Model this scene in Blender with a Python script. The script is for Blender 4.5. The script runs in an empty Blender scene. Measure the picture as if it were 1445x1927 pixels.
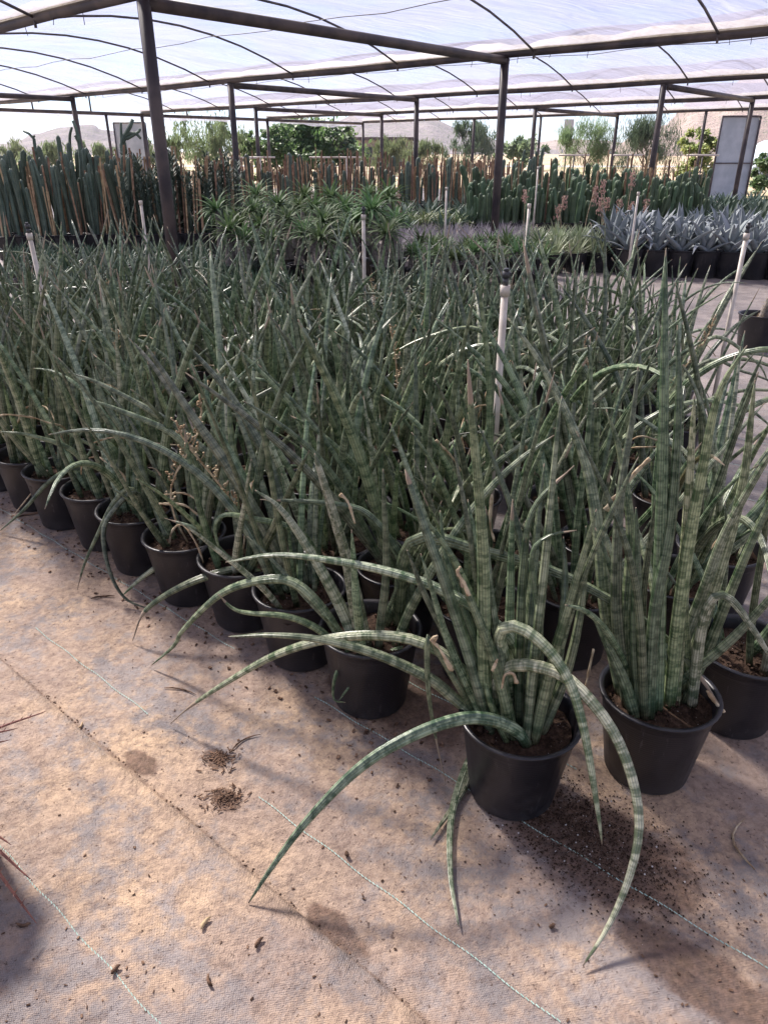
import bpy, math, random
from mathutils import Vector, Matrix, Quaternion, noise as mnoise

sc = bpy.context.scene
col = sc.collection
R = math.radians
# ------------------------------------------------------------------ camera
CAM_H, PITCH, FPX, CX, CY = 1.5, R(26.0), 1391.7, 722.5, 963.5
cd = bpy.data.cameras.new('camera')
cd.sensor_fit = 'VERTICAL'; cd.sensor_height = 36.0; cd.lens = 26.0
cd.clip_start = 0.05; cd.clip_end = 6000
cam = bpy.data.objects.new('camera', cd); col.objects.link(cam)
cam.location = (0, 0, CAM_H); cam.rotation_euler = (R(90) - PITCH, 0, 0)
sc.camera = cam
# ------------------------------------------------------------------ light
SUN_AZ, SUN_EL = R(-40), R(47)      # azimuth from +Y towards +X
w = bpy.data.worlds.new('World'); sc.world = w; w.use_nodes = True
nt = w.node_tree; nt.nodes.clear()
sky = nt.nodes.new('ShaderNodeTexSky'); sky.sky_type = 'NISHITA'; sky.sun_disc = False
sky.sun_elevation = SUN_EL; sky.sun_rotation = SUN_AZ
sky.air_density = 0.6; sky.dust_density = 0.1; sky.ozone_density = 3.0
bg = nt.nodes.new('ShaderNodeBackground'); bg.inputs['Strength'].default_value = 0.05
wo = nt.nodes.new('ShaderNodeOutputWorld')
tint = nt.nodes.new('ShaderNodeMix'); tint.data_type = 'RGBA'; tint.blend_type = 'MULTIPLY'; tint.inputs[0].default_value = 1.0
tint.inputs[7].default_value = (0.90, 0.96, 1.06, 1.0)      # the camera's cool white balance, over the whole sky
nt.links.new(sky.outputs[0], tint.inputs[6]); nt.links.new(tint.outputs[2], bg.inputs[0]); nt.links.new(bg.outputs[0], wo.inputs[0])
sd = bpy.data.lights.new('sun', 'SUN'); sd.energy = 5.0; sd.angle = R(8.0); sd.color = (1.0, 0.94, 0.85)
sun = bpy.data.objects.new('sun', sd); col.objects.link(sun)
to_sun = Vector((math.sin(SUN_AZ) * math.cos(SUN_EL), math.cos(SUN_AZ) * math.cos(SUN_EL), math.sin(SUN_EL)))
sun.rotation_euler = to_sun.to_track_quat('Z', 'Y').to_euler()
sun.location = (-20, 20, 30)
vs = sc.view_settings
vs.view_transform = 'Standard'; vs.look = 'None'; vs.gamma = 1.0; vs.use_curve_mapping = False
vs.exposure = 1.75
sc.render.engine = 'CYCLES'
sc.cycles.use_denoising = True
sc.cycles.max_bounces = 6; sc.cycles.transparent_max_bounces = 10; sc.cycles.volume_bounces = 0
sc.cycles.diffuse_bounces = 3; sc.cycles.glossy_bounces = 2; sc.cycles.transmission_bounces = 3
sc.cycles.sample_clamp_indirect = 6.0

# ------------------------------------------------------------------ helpers
CP, SP = math.cos(PITCH), math.sin(PITCH)
def ray(px, py):
    xc, yc = (px - CX) / FPX, (py - CY) / FPX
    return Vector((xc, CP - yc * SP, -(SP + yc * CP)))
def at_y(px, py, Y):                 # the point of a pixel's ray at forward distance Y
    d = ray(px, py); return Vector((0, 0, CAM_H)) + d * (Y / d.y)
def at_z(px, py, z=0.0):             # ... at height z
    d = ray(px, py); return Vector((0, 0, CAM_H)) + d * ((z - CAM_H) / d.z)
def proj(p):
    y, z = p[1], p[2] - CAM_H
    d = y * CP - z * SP; u = y * SP + z * CP
    if d < 0.05: return (-9999, -9999)
    return (CX + FPX * p[0] / d, CY - FPX * u / d)

def tag(o, label=None, cat=None, group=None, kind=None):
    if label: o['label'] = label
    if cat: o['category'] = cat
    if group: o['group'] = group
    if kind: o['kind'] = kind
    return o
def empty(name, loc=(0, 0, 0), rz=0.0):
    o = bpy.data.objects.new(name, None); col.objects.link(o)
    o.location = loc; o.rotation_euler = (0, 0, rz); o.empty_display_size = 0.1
    return o
KIDS = {}
def put(name, me, parent=None, loc=(0, 0, 0), rot=(0, 0, 0), scale=(1, 1, 1)):
    o = bpy.data.objects.new(name, me); col.objects.link(o)
    o.location = loc; o.rotation_euler = rot; o.scale = scale
    if parent: o.parent = parent; KIDS.setdefault(parent.name, []).append(o)
    return o
def copy_tree(o, parent=None):
    c = o.copy(); col.objects.link(c); c.parent = parent
    for ch in KIDS.get(o.name, ()): KIDS.setdefault(c.name, []).append(copy_tree(ch, c))
    return c

class MB:
    def __init__(s): s.v = []; s.f = []; s.uv = []; s.dry = []; s.m = []; s.smooth = []
    def face(s, idx, uv=None, m=0, smooth=True):
        s.f.append(idx); s.uv.append(uv or [(0, 0)] * len(idx)); s.m.append(m); s.smooth.append(smooth)
    def add(s, p, dry=0.0): s.v.append(tuple(p)); s.dry.append(dry); return len(s.v) - 1
    def box(s, c, h, rot=None, m=0):
        b = len(s.v)
        for z in (-1, 1):
            for y in (-1, 1):
                for x in (-1, 1):
                    p = Vector((x * h[0], y * h[1], z * h[2]))
                    if rot: p = rot @ p
                    s.add(p + Vector(c))
        for q in ((0, 2, 3, 1), (4, 5, 7, 6), (0, 1, 5, 4), (2, 6, 7, 3), (0, 4, 6, 2), (1, 3, 7, 5)):
            s.face([b + i for i in q], None, m, False)
        return s
    def tube(s, pts, rad, n=8, caps=True, m=0, dry=None, shape=None, smooth=True, roll=0.0):
        pts = [Vector(p) for p in pts]; k = len(pts)
        if not hasattr(rad, '__len__'): rad = [rad] * k
        t0 = (pts[1] - pts[0]).normalized()
        a = Vector((0, 0, 1)) if abs(t0.z) < 0.9 else Vector((1, 0, 0))
        nrm = (a - t0 * a.dot(t0)).normalized()
        if roll: nrm = Quaternion(t0, roll) @ nrm
        L = 0.0; rings = []; lens = []
        for i, p in enumerate(pts):
            if i: L += (p - pts[i - 1]).length
            t = ((pts[min(i + 1, k - 1)] - pts[max(i - 1, 0)])).normalized()
            nrm = (nrm - t * nrm.dot(t))
            nrm = nrm.normalized() if nrm.length > 1e-6 else t.orthogonal().normalized()
            bi = t.cross(nrm)
            r_ = []
            for j in range(n):
                th = 2 * math.pi * j / n
                q = shape(th) if shape else 1.0
                r_.append(s.add(p + (nrm * math.cos(th) + bi * math.sin(th)) * rad[i] * q, dry[i] if dry else 0.0))
            rings.append(r_); lens.append(L)
        for i in range(k - 1):
            for j in range(n):
                j2 = (j + 1) % n
                s.face([rings[i][j], rings[i][j2], rings[i + 1][j2], rings[i + 1][j]],
                       [(j / n, lens[i]), ((j + 1) / n, lens[i]), ((j + 1) / n, lens[i + 1]), (j / n, lens[i + 1])], m, smooth)
        if caps:
            s.face(rings[0][::-1], None, m, False); s.face(rings[-1], None, m, False)
        return s
    def lathe(s, prof, n=32, m=0, c=(0, 0, 0)):
        rings = []
        for (r, z) in prof:
            rings.append([s.add((c[0] + r * math.cos(2 * math.pi * j / n), c[1] + r * math.sin(2 * math.pi * j / n), c[2] + z)) for j in range(n)])
        for i in range(len(prof) - 1):
            for j in range(n):
                j2 = (j + 1) % n
                s.face([rings[i][j], rings[i][j2], rings[i + 1][j2], rings[i + 1][j]],
                       [(j / n, prof[i][1]), ((j + 1) / n, prof[i][1]), ((j + 1) / n, prof[i + 1][1]), (j / n, prof[i + 1][1])], m)
        return s
    def ribbon(s, pts, widths, side, m=0, fold=0.0):
        """strap leaf: a folded strip, pts along it, side = sideways unit vector"""
        side = Vector(side); prev = None; L = 0; pp = None
        for p, wd in zip(pts, widths):
            p = Vector(p)
            if pp is not None: L += (p - pp).length
            pp = p
            up = Vector((0, 0, 1)) * fold * wd
            cur = [s.add(p - side * wd + up), s.add(p), s.add(p + side * wd + up)]
            if prev:
                s.face([prev[0][0], prev[0][1], cur[1], cur[0]], [(0, prev[1]), (.5, prev[1]), (.5, L), (0, L)], m)
                s.face([prev[0][1], prev[0][2], cur[2], cur[1]], [(.5, prev[1]), (1, prev[1]), (1, L), (.5, L)], m)
            prev = (cur, L)
        return s
    def mesh(s, name, mats):
        me = bpy.data.meshes.new(name)
        me.from_pydata(s.v, [], s.f)
        uvl = me.uv_layers.new(name='UVMap')
        flat = [c for f in s.uv for p in f for c in p]
        uvl.data.foreach_set('uv', flat)
        me.polygons.foreach_set('use_smooth', s.smooth)
        if any(s.dry):
            a = me.attributes.new('dry', 'FLOAT', 'POINT'); a.data.foreach_set('value', s.dry)
        if not isinstance(mats, (list, tuple)): mats = [mats]
        for m in mats: me.materials.append(m)
        if len(mats) > 1: me.polygons.foreach_set('material_index', s.m)
        me.update()
        return me
    def build(s, name, mats, parent=None, **k): return put(name, s.mesh(name, mats), parent, **k)

def spline(pts, n):
    """Catmull-Rom through pts, resampled evenly to n+1 points"""
    P = [Vector(p) for p in pts]
    P = [P[0] * 2 - P[1]] + P + [P[-1] * 2 - P[-2]]
    out = []
    for i in range(1, len(P) - 2):
        for k in range(12):
            t = k / 12; a, b, c, d = P[i - 1], P[i], P[i + 1], P[i + 2]
            out.append(0.5 * ((2 * b) + (c - a) * t + (2 * a - 5 * b + 4 * c - d) * t * t + (3 * b - a - 3 * c + d) * t ** 3))
    out.append(P[-2])
    acc = [0]
    for i in range(1, len(out)): acc.append(acc[-1] + (out[i] - out[i - 1]).length)
    res = []; j = 0
    for i in range(n + 1):
        s_ = acc[-1] * i / n
        while j < len(acc) - 2 and acc[j + 1] < s_: j += 1
        dl = acc[j + 1] - acc[j]
        res.append(out[j].lerp(out[j + 1], 0 if dl < 1e-9 else (s_ - acc[j]) / dl))
    return res

# ------------------------------------------------------------------ materials
def mat(name):
    m = bpy.data.materials.new(name); m.use_nodes = True
    n = m.node_tree.nodes; n.clear()
    return m, n, m.node_tree.links
class G:
    """tiny node-graph helper"""
    def __init__(s, name): s.m, s.n, s.l = mat(name)
    def node(s, t, **kw):
        x = s.n.new(t)
        for k, v in kw.items(): setattr(x, k, v)
        return x
    def link(s, a, b): s.l.new(a, b)
    def inp(s, sock, v):
        if hasattr(v, 'default_value') and hasattr(v, 'links'): s.l.new(v, sock)
        elif v is not None: sock.default_value = v
    def noise(s, vec=None, scale=5, detail=3, rough=0.55, dist=0.0):
        x = s.node('ShaderNodeTexNoise'); x.inputs['Scale'].default_value = scale; x.inputs['Detail'].default_value = detail
        x.inputs['Roughness'].default_value = rough; x.inputs['Distortion'].default_value = dist
        if vec: s.link(vec, x.inputs['Vector'])
        return x.outputs['Fac']
    def ramp(s, f, lo, hi, a=0.0, b=1.0):
        x = s.node('ShaderNodeMapRange'); x.interpolation_type = 'SMOOTHSTEP'
        s.inp(x.inputs[0], f); x.inputs[1].default_value = lo; x.inputs[2].default_value = hi
        x.inputs[3].default_value = a; x.inputs[4].default_value = b
        return x.outputs[0]
    def mix(s, f, a, b, blend='MIX'):
        x = s.node('ShaderNodeMix', data_type='RGBA', blend_type=blend)
        s.inp(x.inputs[0], f); s.inp(x.inputs[6], a); s.inp(x.inputs[7], b)
        return x.outputs[2]
    def math(s, op, a, b=None, c=None):
        x = s.node('ShaderNodeMath', operation=op)
        s.inp(x.inputs[0], a)
        if b is not None: s.inp(x.inputs[1], b)
        if c is not None: s.inp(x.inputs[2], c)
        return x.outputs[0]
    def xyz(s, x_, y_, z_):
        x = s.node('ShaderNodeCombineXYZ'); s.inp(x.inputs[0], x_); s.inp(x.inputs[1], y_); s.inp(x.inputs[2], z_); return x.outputs[0]
    def sep(s, v):
        x = s.node('ShaderNodeSeparateXYZ'); s.link(v, x.inputs[0]); return x.outputs
    def tc(s, k='Object'): return s.node('ShaderNodeTexCoord').outputs[k]
    def rnd(s): return s.node('ShaderNodeObjectInfo').outputs['Random']
    def pos(s): return s.node('ShaderNodeNewGeometry').outputs['Position']
    def vscale(s, v, sx, sy, sz):
        x = s.node('ShaderNodeMapping'); s.link(v, x.inputs['Vector']); x.inputs['Scale'].default_value = (sx, sy, sz); return x.outputs[0]
    def bump(s, h, strength=0.3, dist=0.002, normal=None):
        x = s.node('ShaderNodeBump'); x.inputs['Strength'].default_value = strength; x.inputs['Distance'].default_value = dist
        s.link(h, x.inputs['Height'])
        if normal: s.link(normal, x.inputs['Normal'])
        return x.outputs[0]
    def bsdf(s, color, rough=0.6, spec=0.4, normal=None, metal=0.0):
        p = s.node('ShaderNodeBsdfPrincipled')
        s.inp(p.inputs['Base Color'], color); s.inp(p.inputs['Roughness'], rough)
        p.inputs['Specular IOR Level'].default_value = spec; p.inputs['Metallic'].default_value = metal
        if normal: s.link(normal, p.inputs['Normal'])
        return p
    def out(s, sh):
        o = s.node('ShaderNodeOutputMaterial'); s.link(sh, o.inputs[0]); return s.m
def C(r, g, b): return (r, g, b, 1.0)
M = {}

def simple(name, ca, cb, scale=8, rough=0.6, spec=0.3, bump=0.0, coords='Object', rndvar=0.0):
    g = G(name); v = g.tc(coords)
    c = g.mix(g.ramp(g.noise(v, scale, 4), 0.35, 0.65), C(*ca), C(*cb))
    if rndvar:
        hs = g.node('ShaderNodeHueSaturation'); g.link(c, hs.inputs['Color'])
        g.link(g.math('MULTIPLY_ADD', g.rnd(), rndvar, 1 - rndvar / 2), hs.inputs['Value'])
        g.link(g.math('MULTIPLY_ADD', g.rnd(), 0.04, 0.48), hs.inputs['Hue']); c = hs.outputs[0]
    nm = g.bump(g.noise(v, scale * 6, 3), bump, 0.004) if bump else None
    M[name] = g.out(g.bsdf(c, rough, spec, nm).outputs[0]); return M[name]

def leaf_material(name, dark, light, contrast=1.0):
    g = G(name)
    uv = g.tc('UV'); u, v, _ = g.sep(uv); rn = g.rnd()
    off = g.math('MULTIPLY', rn, 37.0)
    # irregular cross-banding
    bv = g.xyz(g.math('MULTIPLY', u, 0.7), g.math('MULTIPLY_ADD', v, 44.0, off), off)
    b1 = g.noise(bv, 1.0, 3, 0.6, 0.3)
    bv2 = g.xyz(g.math('MULTIPLY', u, 2.2), g.math('MULTIPLY_ADD', v, 120.0, off), off)
    b2 = g.noise(bv2, 1.0, 2, 0.6)
    band = g.math('ADD', g.math('MULTIPLY', b1, 0.75), g.math('MULTIPLY', b2, 0.25))
    band = g.ramp(band, 0.5 - 0.11 / contrast, 0.5 + 0.11 / contrast)
    c = g.mix(band, C(*dark), C(*light))
    # lengthwise grooves
    gr = g.math('SINE', g.math('MULTIPLY', u, 2 * math.pi * 11))
    groove = g.ramp(gr, -1.0, -0.35, 1.0, 0.0)
    c = g.mix(g.math('MULTIPLY', groove, 0.55), c, C(dark[0] * .45, dark[1] * .5, dark[2] * .45))
    # patchy wax bloom and scars
    obj = g.tc('Object')
    bloom = g.ramp(g.noise(obj, 9, 4), 0.45, 0.78, 0.0, 0.22)
    c = g.mix(bloom, c, C(light[0] * 1.25, light[1] * 1.2, light[2] * 1.35))
    spk = g.ramp(g.noise(obj, 190, 2), 0.70, 0.76)
    c = g.mix(g.math('MULTIPLY', spk, 0.55), c, C(0.45, 0.42, 0.33))
    scar = g.ramp(g.noise(g.vscale(obj, 30, 30, 12), 1.0, 5, 0.7), 0.68, 0.74)
    c = g.mix(g.math('MULTIPLY', scar, 0.6), c, C(0.20, 0.15, 0.08))
    hs = g.node('ShaderNodeHueSaturation'); g.link(c, hs.inputs['Color'])
    g.link(g.math('MULTIPLY_ADD', rn, 0.065, 0.440), hs.inputs['Hue'])
    g.link(g.math('MULTIPLY_ADD', g.math('FRACT', g.math('MULTIPLY', rn, 7.31)), 0.85, 0.70), hs.inputs['Value'])
    g.link(g.math('MULTIPLY_ADD', g.math('FRACT', g.math('MULTIPLY', rn, 3.77)), 0.35, 0.78), hs.inputs['Saturation'])
    at = g.node('ShaderNodeAttribute', attribute_name='dry')
    dn = g.math('ADD', at.outputs['Fac'], g.math('MULTIPLY_ADD', g.noise(obj, 60, 3), 0.5, -0.25))
    dcol = g.mix(g.noise(g.xyz(g.math('MULTIPLY', u, 14.0), g.math('MULTIPLY', v, 9.0), off), 1.0, 4), C(0.24, 0.15, 0.09), C(0.50, 0.43, 0.33))
    dryf = g.ramp(dn, 0.45, 0.62)
    c = g.mix(dryf, hs.outputs[0], dcol)
    h = g.math('ADD', g.math('MULTIPLY', gr, 0.5), g.math('MULTIPLY', g.noise(obj, 120, 2), 0.4))
    nm = g.bump(h, 0.75, 0.0018)
    rough = g.math('MULTIPLY_ADD', dryf, 0.45, 0.31)
    p = g.bsdf(c, rough, 0.6, nm)
    M[name] = g.out(p.outputs[0])
leaf_material('snake_leaf', (0.034, 0.076, 0.034), (0.240, 0.312, 0.185), 0.95)
leaf_material('snake_leaf_pale', (0.070, 0.118, 0.056), (0.410, 0.455, 0.310), 1.1)
leaf_material('snake_leaf_olive', (0.070, 0.085, 0.030), (0.215, 0.225, 0.100), 1.0)

# pots: black plastic with dust and scuffs
g = G('pot_plastic'); v = g.tc('Object'); rn = g.rnd()
vv = g.node('ShaderNodeVectorMath', operation='ADD'); g.link(v, vv.inputs[0]); g.link(g.xyz(g.math('MULTIPLY', rn, 9), rn, 0.0), vv.inputs[1]); v2 = vv.outputs[0]
dust = g.ramp(g.noise(v2, 7, 5, 0.65), 0.42, 0.80, 0.0, 0.42)
_, _, zz = g.sep(v)
low = g.ramp(zz, 0.09, 0.0, 0.0, 0.45)
dust = g.math('MAXIMUM', dust, g.math('MULTIPLY', low, g.ramp(g.noise(v2, 22, 4), 0.3, 0.6)))
scr = g.ramp(g.noise(g.vscale(v2, 60, 60, 9), 1, 3, 0.7), 0.63, 0.68, 0.0, 0.5)
c = g.mix(dust, C(0.011, 0.011, 0.015), C(0.075, 0.064, 0.064))
c = g.mix(scr, c, C(0.10, 0.095, 0.10))
ring = g.math('SINE', g.math('MULTIPLY', zz, 900.0))
nm = g.bump(g.math('ADD', g.noise(v2, 30, 3), g.math('MULTIPLY', ring, 0.15)), 0.18, 0.002)
M['pot'] = g.out(g.bsdf(c, g.math('MULTIPLY_ADD', dust, 0.5, 0.36), 0.5, nm).outputs[0])

# potting soil
g = G('potting_soil'); v = g.tc('Object')
c = g.mix(g.ramp(g.noise(v, 90, 5, 0.7), 0.3, 0.7), C(0.020, 0.013, 0.010), C(0.10, 0.064, 0.045))
vo = g.node('ShaderNodeTexVoronoi'); vo.inputs['Scale'].default_value = 120; g.link(v, vo.inputs['Vector'])
perl = g.ramp(vo.outputs['Distance'], 0.16, 0.10)
pick = g.ramp(g.noise(v, 60, 1), 0.58, 0.62)
c = g.mix(g.math('MULTIPLY', perl, pick), c, C(0.62, 0.58, 0.54))
nm = g.bump(g.noise(v, 130, 4, 0.7), 1.0, 0.006)
M['soil'] = g.out(g.bsdf(c, 0.95, 0.1, nm).outputs[0])

# woven ground cloth with sand, dust and old stains
def mat_cloth(name):
    g = G(name); p = g.pos(); px, py, pz = g.sep(p)
    U_, V_ = (-0.766, 0.644), (0.644, 0.766)
    a = g.math('ADD', g.math('MULTIPLY', px, U_[0]), g.math('MULTIPLY', py, U_[1]))
    b = g.math('ADD', g.math('MULTIPLY', px, V_[0]), g.math('MULTIPLY', py, V_[1]))
    wa = g.math('SINE', g.math('MULTIPLY', a, 2 * math.pi / 0.0062)); wb = g.math('SINE', g.math('MULTIPLY', b, 2 * math.pi / 0.0040))
    weave = g.math('MULTIPLY', wa, wb)
    streak = g.noise(g.xyz(g.math('MULTIPLY', a, 0.55), g.math('MULTIPLY', b, 1.5), 0.0), 2.6, 6, 0.62, 0.5)
    blot = g.noise(p, 1.7, 6, 0.6, 0.4)
    fine = g.noise(p, 16, 6, 0.68)
    sand = g.math('ADD', g.math('ADD', g.math('MULTIPLY', streak, 0.5), g.math('MULTIPLY', blot, 0.45)), g.math('MULTIPLY_ADD', fine, 0.60, -0.30))
    # the walking path beyond is swept: less sand further right/back
    far = g.ramp(g.math('ADD', py, g.math('MULTIPLY', px, 0.55)), 2.4, 4.6, 0.0, 0.20)
    sand = g.math('SUBTRACT', sand, far)
    sf = g.ramp(sand, 0.35, 0.53)
    cloth = g.mix(g.ramp(g.noise(p, 3.3, 5, 0.6), 0.3, 0.7), C(0.205, 0.182, 0.178), C(0.385, 0.330, 0.302))
    cloth = g.mix(g.ramp(weave, -0.2, 0.8, 0.0, 0.28), cloth, C(0.09, 0.08, 0.085))
    sandc = g.mix(g.ramp(g.noise(p, 2.3, 4), 0.35, 0.68), C(0.44, 0.325, 0.255), C(0.69, 0.485, 0.305))
    sandc = g.mix(g.ramp(g.noise(p, 45, 4, 0.7), 0.35, 0.70, 0.0, 0.65), sandc, C(0.22, 0.145, 0.108))
    c = g.mix(g.math('MULTIPLY', sf, 0.82), cloth, sandc)
    mot = g.ramp(g.noise(p, 34, 6, 0.75, 0.6), 0.50, 0.68, 0.0, 0.6)
    c = g.mix(mot, c, C(0.19, 0.135, 0.11))
    smear = g.ramp(g.noise(p, 5.5, 7, 0.72, 0.5), 0.56, 0.70, 0.0, 0.5)
    c = g.mix(smear, c, C(0.20, 0.14, 0.11))
    # dark brown earth stains with a shape of their own
    st = None; wob = g.math('MULTIPLY_ADD', g.noise(p, 9, 5, 0.65), 1.3, -0.65)
    for (sx, sy, ra, rb) in STAINS:
        dx = g.math('SUBTRACT', px, sx); dy = g.math('SUBTRACT', py, sy)
        da = g.math('ADD', g.math('MULTIPLY', dx, U_[0]), g.math('MULTIPLY', dy, U_[1]))
        db = g.math('ADD', g.math('MULTIPLY', dx, V_[0]), g.math('MULTIPLY', dy, V_[1]))
        d = g.math('SQRT', g.math('ADD', g.math('POWER', g.math('DIVIDE', da, ra), 2.0), g.math('POWER', g.math('DIVIDE', db, rb), 2.0)))
        f = g.math('ADD', d, wob)
        f = g.ramp(f, 0.75, 1.08, 1.0, 0.0)
        st = f if st is None else g.math('MAXIMUM', st, f)
    seam = g.math('ABSOLUTE', g.math('SUBTRACT', b, SEAM_V + 0.006))  # seam line: dirt plus the gap's shade, both put into the cloth colour
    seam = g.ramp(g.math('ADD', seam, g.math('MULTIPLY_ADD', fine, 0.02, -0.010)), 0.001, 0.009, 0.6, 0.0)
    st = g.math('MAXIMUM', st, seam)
    soilc = g.mix(g.ramp(g.noise(p, 70, 5, 0.7), 0.3, 0.7), C(0.075, 0.045, 0.032), C(0.22, 0.135, 0.095))
    c = g.mix(g.math('MULTIPLY', st, 0.82), c, soilc)
    # dark dirt speckle
    sp = g.ramp(g.noise(p, 75, 4, 0.72), 0.61, 0.67, 0.0, 0.8)
    c = g.mix(sp, c, C(0.08, 0.05, 0.038))
    hgt = g.math('ADD', g.math('MULTIPLY', weave, 0.08), g.math('ADD', g.math('MULTIPLY', fine, 1.3), g.math('MULTIPLY', g.noise(p, 120, 4, 0.7), 0.8)))
    nm = g.bump(hgt, 0.9, 0.009)
    big = g.bump(g.noise(p, 4.2, 4), 0.6, 0.05, nm)
    rough = g.math('MULTIPLY_ADD', sf, 0.3, 0.55)
    return g.out(g.bsdf(c, rough, 0.35, big).outputs[0])
_gs = lambda x, y: tuple(at_z(x, y)[:2])
STAINS = [(*_gs(1130, 1600), .26, .15), (*_gs(265, 1437), .075, .035), (*_gs(625, 1745), .09, .04), (*_gs(410, 1430), .05, .03),
          (*_gs(425, 1505), .05, .035), (*_gs(1330, 1850), .22, .07), (*_gs(800, 1330), .2, .16), (*_gs(660, 1300), .10, .05)]
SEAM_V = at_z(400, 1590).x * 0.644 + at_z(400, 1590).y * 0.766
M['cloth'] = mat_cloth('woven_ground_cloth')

# greenhouse film
g = G('greenhouse_film'); v = g.tc('Object')
dirt = g.ramp(g.noise(g.vscale(v, 0.5, 2.2, 2.2), 1.1, 4, 0.65, 0.8), 0.42, 0.72)
thin = g.ramp(g.noise(g.vscale(v, 1, 1, 1), 0.7, 2, 0.6), 0.40, 0.62)
fold = g.noise(g.vscale(v, 0.35, 2.5, 2.5), 2.6, 2, 0.6, 0.6)
nm = g.bump(fold, 0.5, 0.15)
c = g.mix(dirt, C(0.295, 0.282, 0.355), C(0.24, 0.23, 0.28))
tl = g.node('ShaderNodeBsdfTranslucent'); g.link(c, tl.inputs[0]); g.link(nm, tl.inputs['Normal'])
df = g.bsdf(c, 0.35, 0.5, nm)
m1 = g.node('ShaderNodeMixShader'); m1.inputs[0].default_value = 0.18; g.link(tl.outputs[0], m1.inputs[1]); g.link(df.outputs[0], m1.inputs[2])
tr = g.node('ShaderNodeBsdfTransparent'); tr.inputs[0].default_value = C(0.97, 0.95, 0.99)
m2 = g.node('ShaderNodeMixShader'); g.link(g.math('SUBTRACT', g.math('MULTIPLY_ADD', thin, 0.17, 0.32), g.math('MULTIPLY', dirt, 0.05)), m2.inputs[0])
g.link(m1.outputs[0], m2.inputs[1]); g.link(tr.outputs[0], m2.inputs[2])
M['film'] = g.out(m2.outputs[0])
g = G('gathered_film'); v = g.tc('Object')
c = g.mix(g.ramp(g.noise(g.vscale(v, 1, 6, 6), 3, 4), 0.35, 0.7), C(0.72, 0.66, 0.54), C(0.50, 0.43, 0.33))
tl = g.node('ShaderNodeBsdfTranslucent'); g.link(c, tl.inputs[0]); df = g.bsdf(c, 0.5, 0.3)
m1 = g.node('ShaderNodeMixShader'); m1.inputs[0].default_value = 0.45; g.link(tl.outputs[0], m1.inputs[1]); g.link(df.outputs[0], m1.inputs[2])
M['film_edge'] = g.out(m1.outputs[0])

simple('steel', (0.030, 0.024, 0.030), (0.085, 0.065, 0.060), 3, 0.55, 0.4, 0.2)
simple('rod', (0.05, 0.042, 0.05), (0.12, 0.10, 0.10), 6, 0.5, 0.4)
simple('pvc', (0.50, 0.435, 0.37), (0.66, 0.60, 0.53), 12, 0.4, 0.4)
simple('black_plastic', (0.02, 0.02, 0.022), (0.05, 0.05, 0.055), 20, 0.4, 0.5)
simple('thread', (0.28, 0.42, 0.36), (0.46, 0.62, 0.54), 60, 0.7, 0.2)
simple('wood_stake', (0.20, 0.12, 0.075), (0.42, 0.28, 0.18), 9, 0.85, 0.15, 0.3, rndvar=0.6)
simple('bamboo', (0.42, 0.30, 0.17), (0.58, 0.43, 0.26), 9, 0.6, 0.3, rndvar=0.4)
simple('dry_stem', (0.28, 0.19, 0.11), (0.62, 0.52, 0.36), 30, 0.8, 0.2, 0.3)
simple('chip', (0.06, 0.035, 0.024), (0.24, 0.15, 0.10), 40, 0.9, 0.15, 0.3)
simple('red_leaf', (0.15, 0.055, 0.042), (0.27, 0.115, 0.085), 30, 0.5, 0.4, 0.2)
simple('bark', (0.11, 0.09, 0.075), (0.27, 0.23, 0.19), 14, 0.9, 0.15, 0.6)
simple('trunk_grey', (0.13, 0.115, 0.10), (0.27, 0.24, 0.22), 30, 0.85, 0.2, 0.8)
simple('bloom', (0.45, 0.24, 0.20), (0.58, 0.40, 0.34), 50, 0.6, 0.2)
simple('white_panel', (0.36, 0.40, 0.44), (0.46, 0.50, 0.54), 2, 0.4, 0.4)
simple('house_wall', (0.20, 0.15, 0.12), (0.27, 0.21, 0.17), 2, 0.9, 0.1)
simple('house_roof', (0.07, 0.05, 0.05), (0.11, 0.08, 0.08), 2, 0.9, 0.1)
simple('sign_grey', (0.42, 0.42, 0.46), (0.5, 0.5, 0.54), 5, 0.5, 0.3)
simple('van_paint', (0.45, 0.52, 0.62), (0.5, 0.57, 0.66), 3, 0.3, 0.5)
simple('dark_glass', (0.02, 0.025, 0.03), (0.03, 0.035, 0.04), 3, 0.1, 0.5)
simple('tray', (0.05, 0.04, 0.038), (0.12, 0.10, 0.09), 9, 0.7, 0.3)

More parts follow.
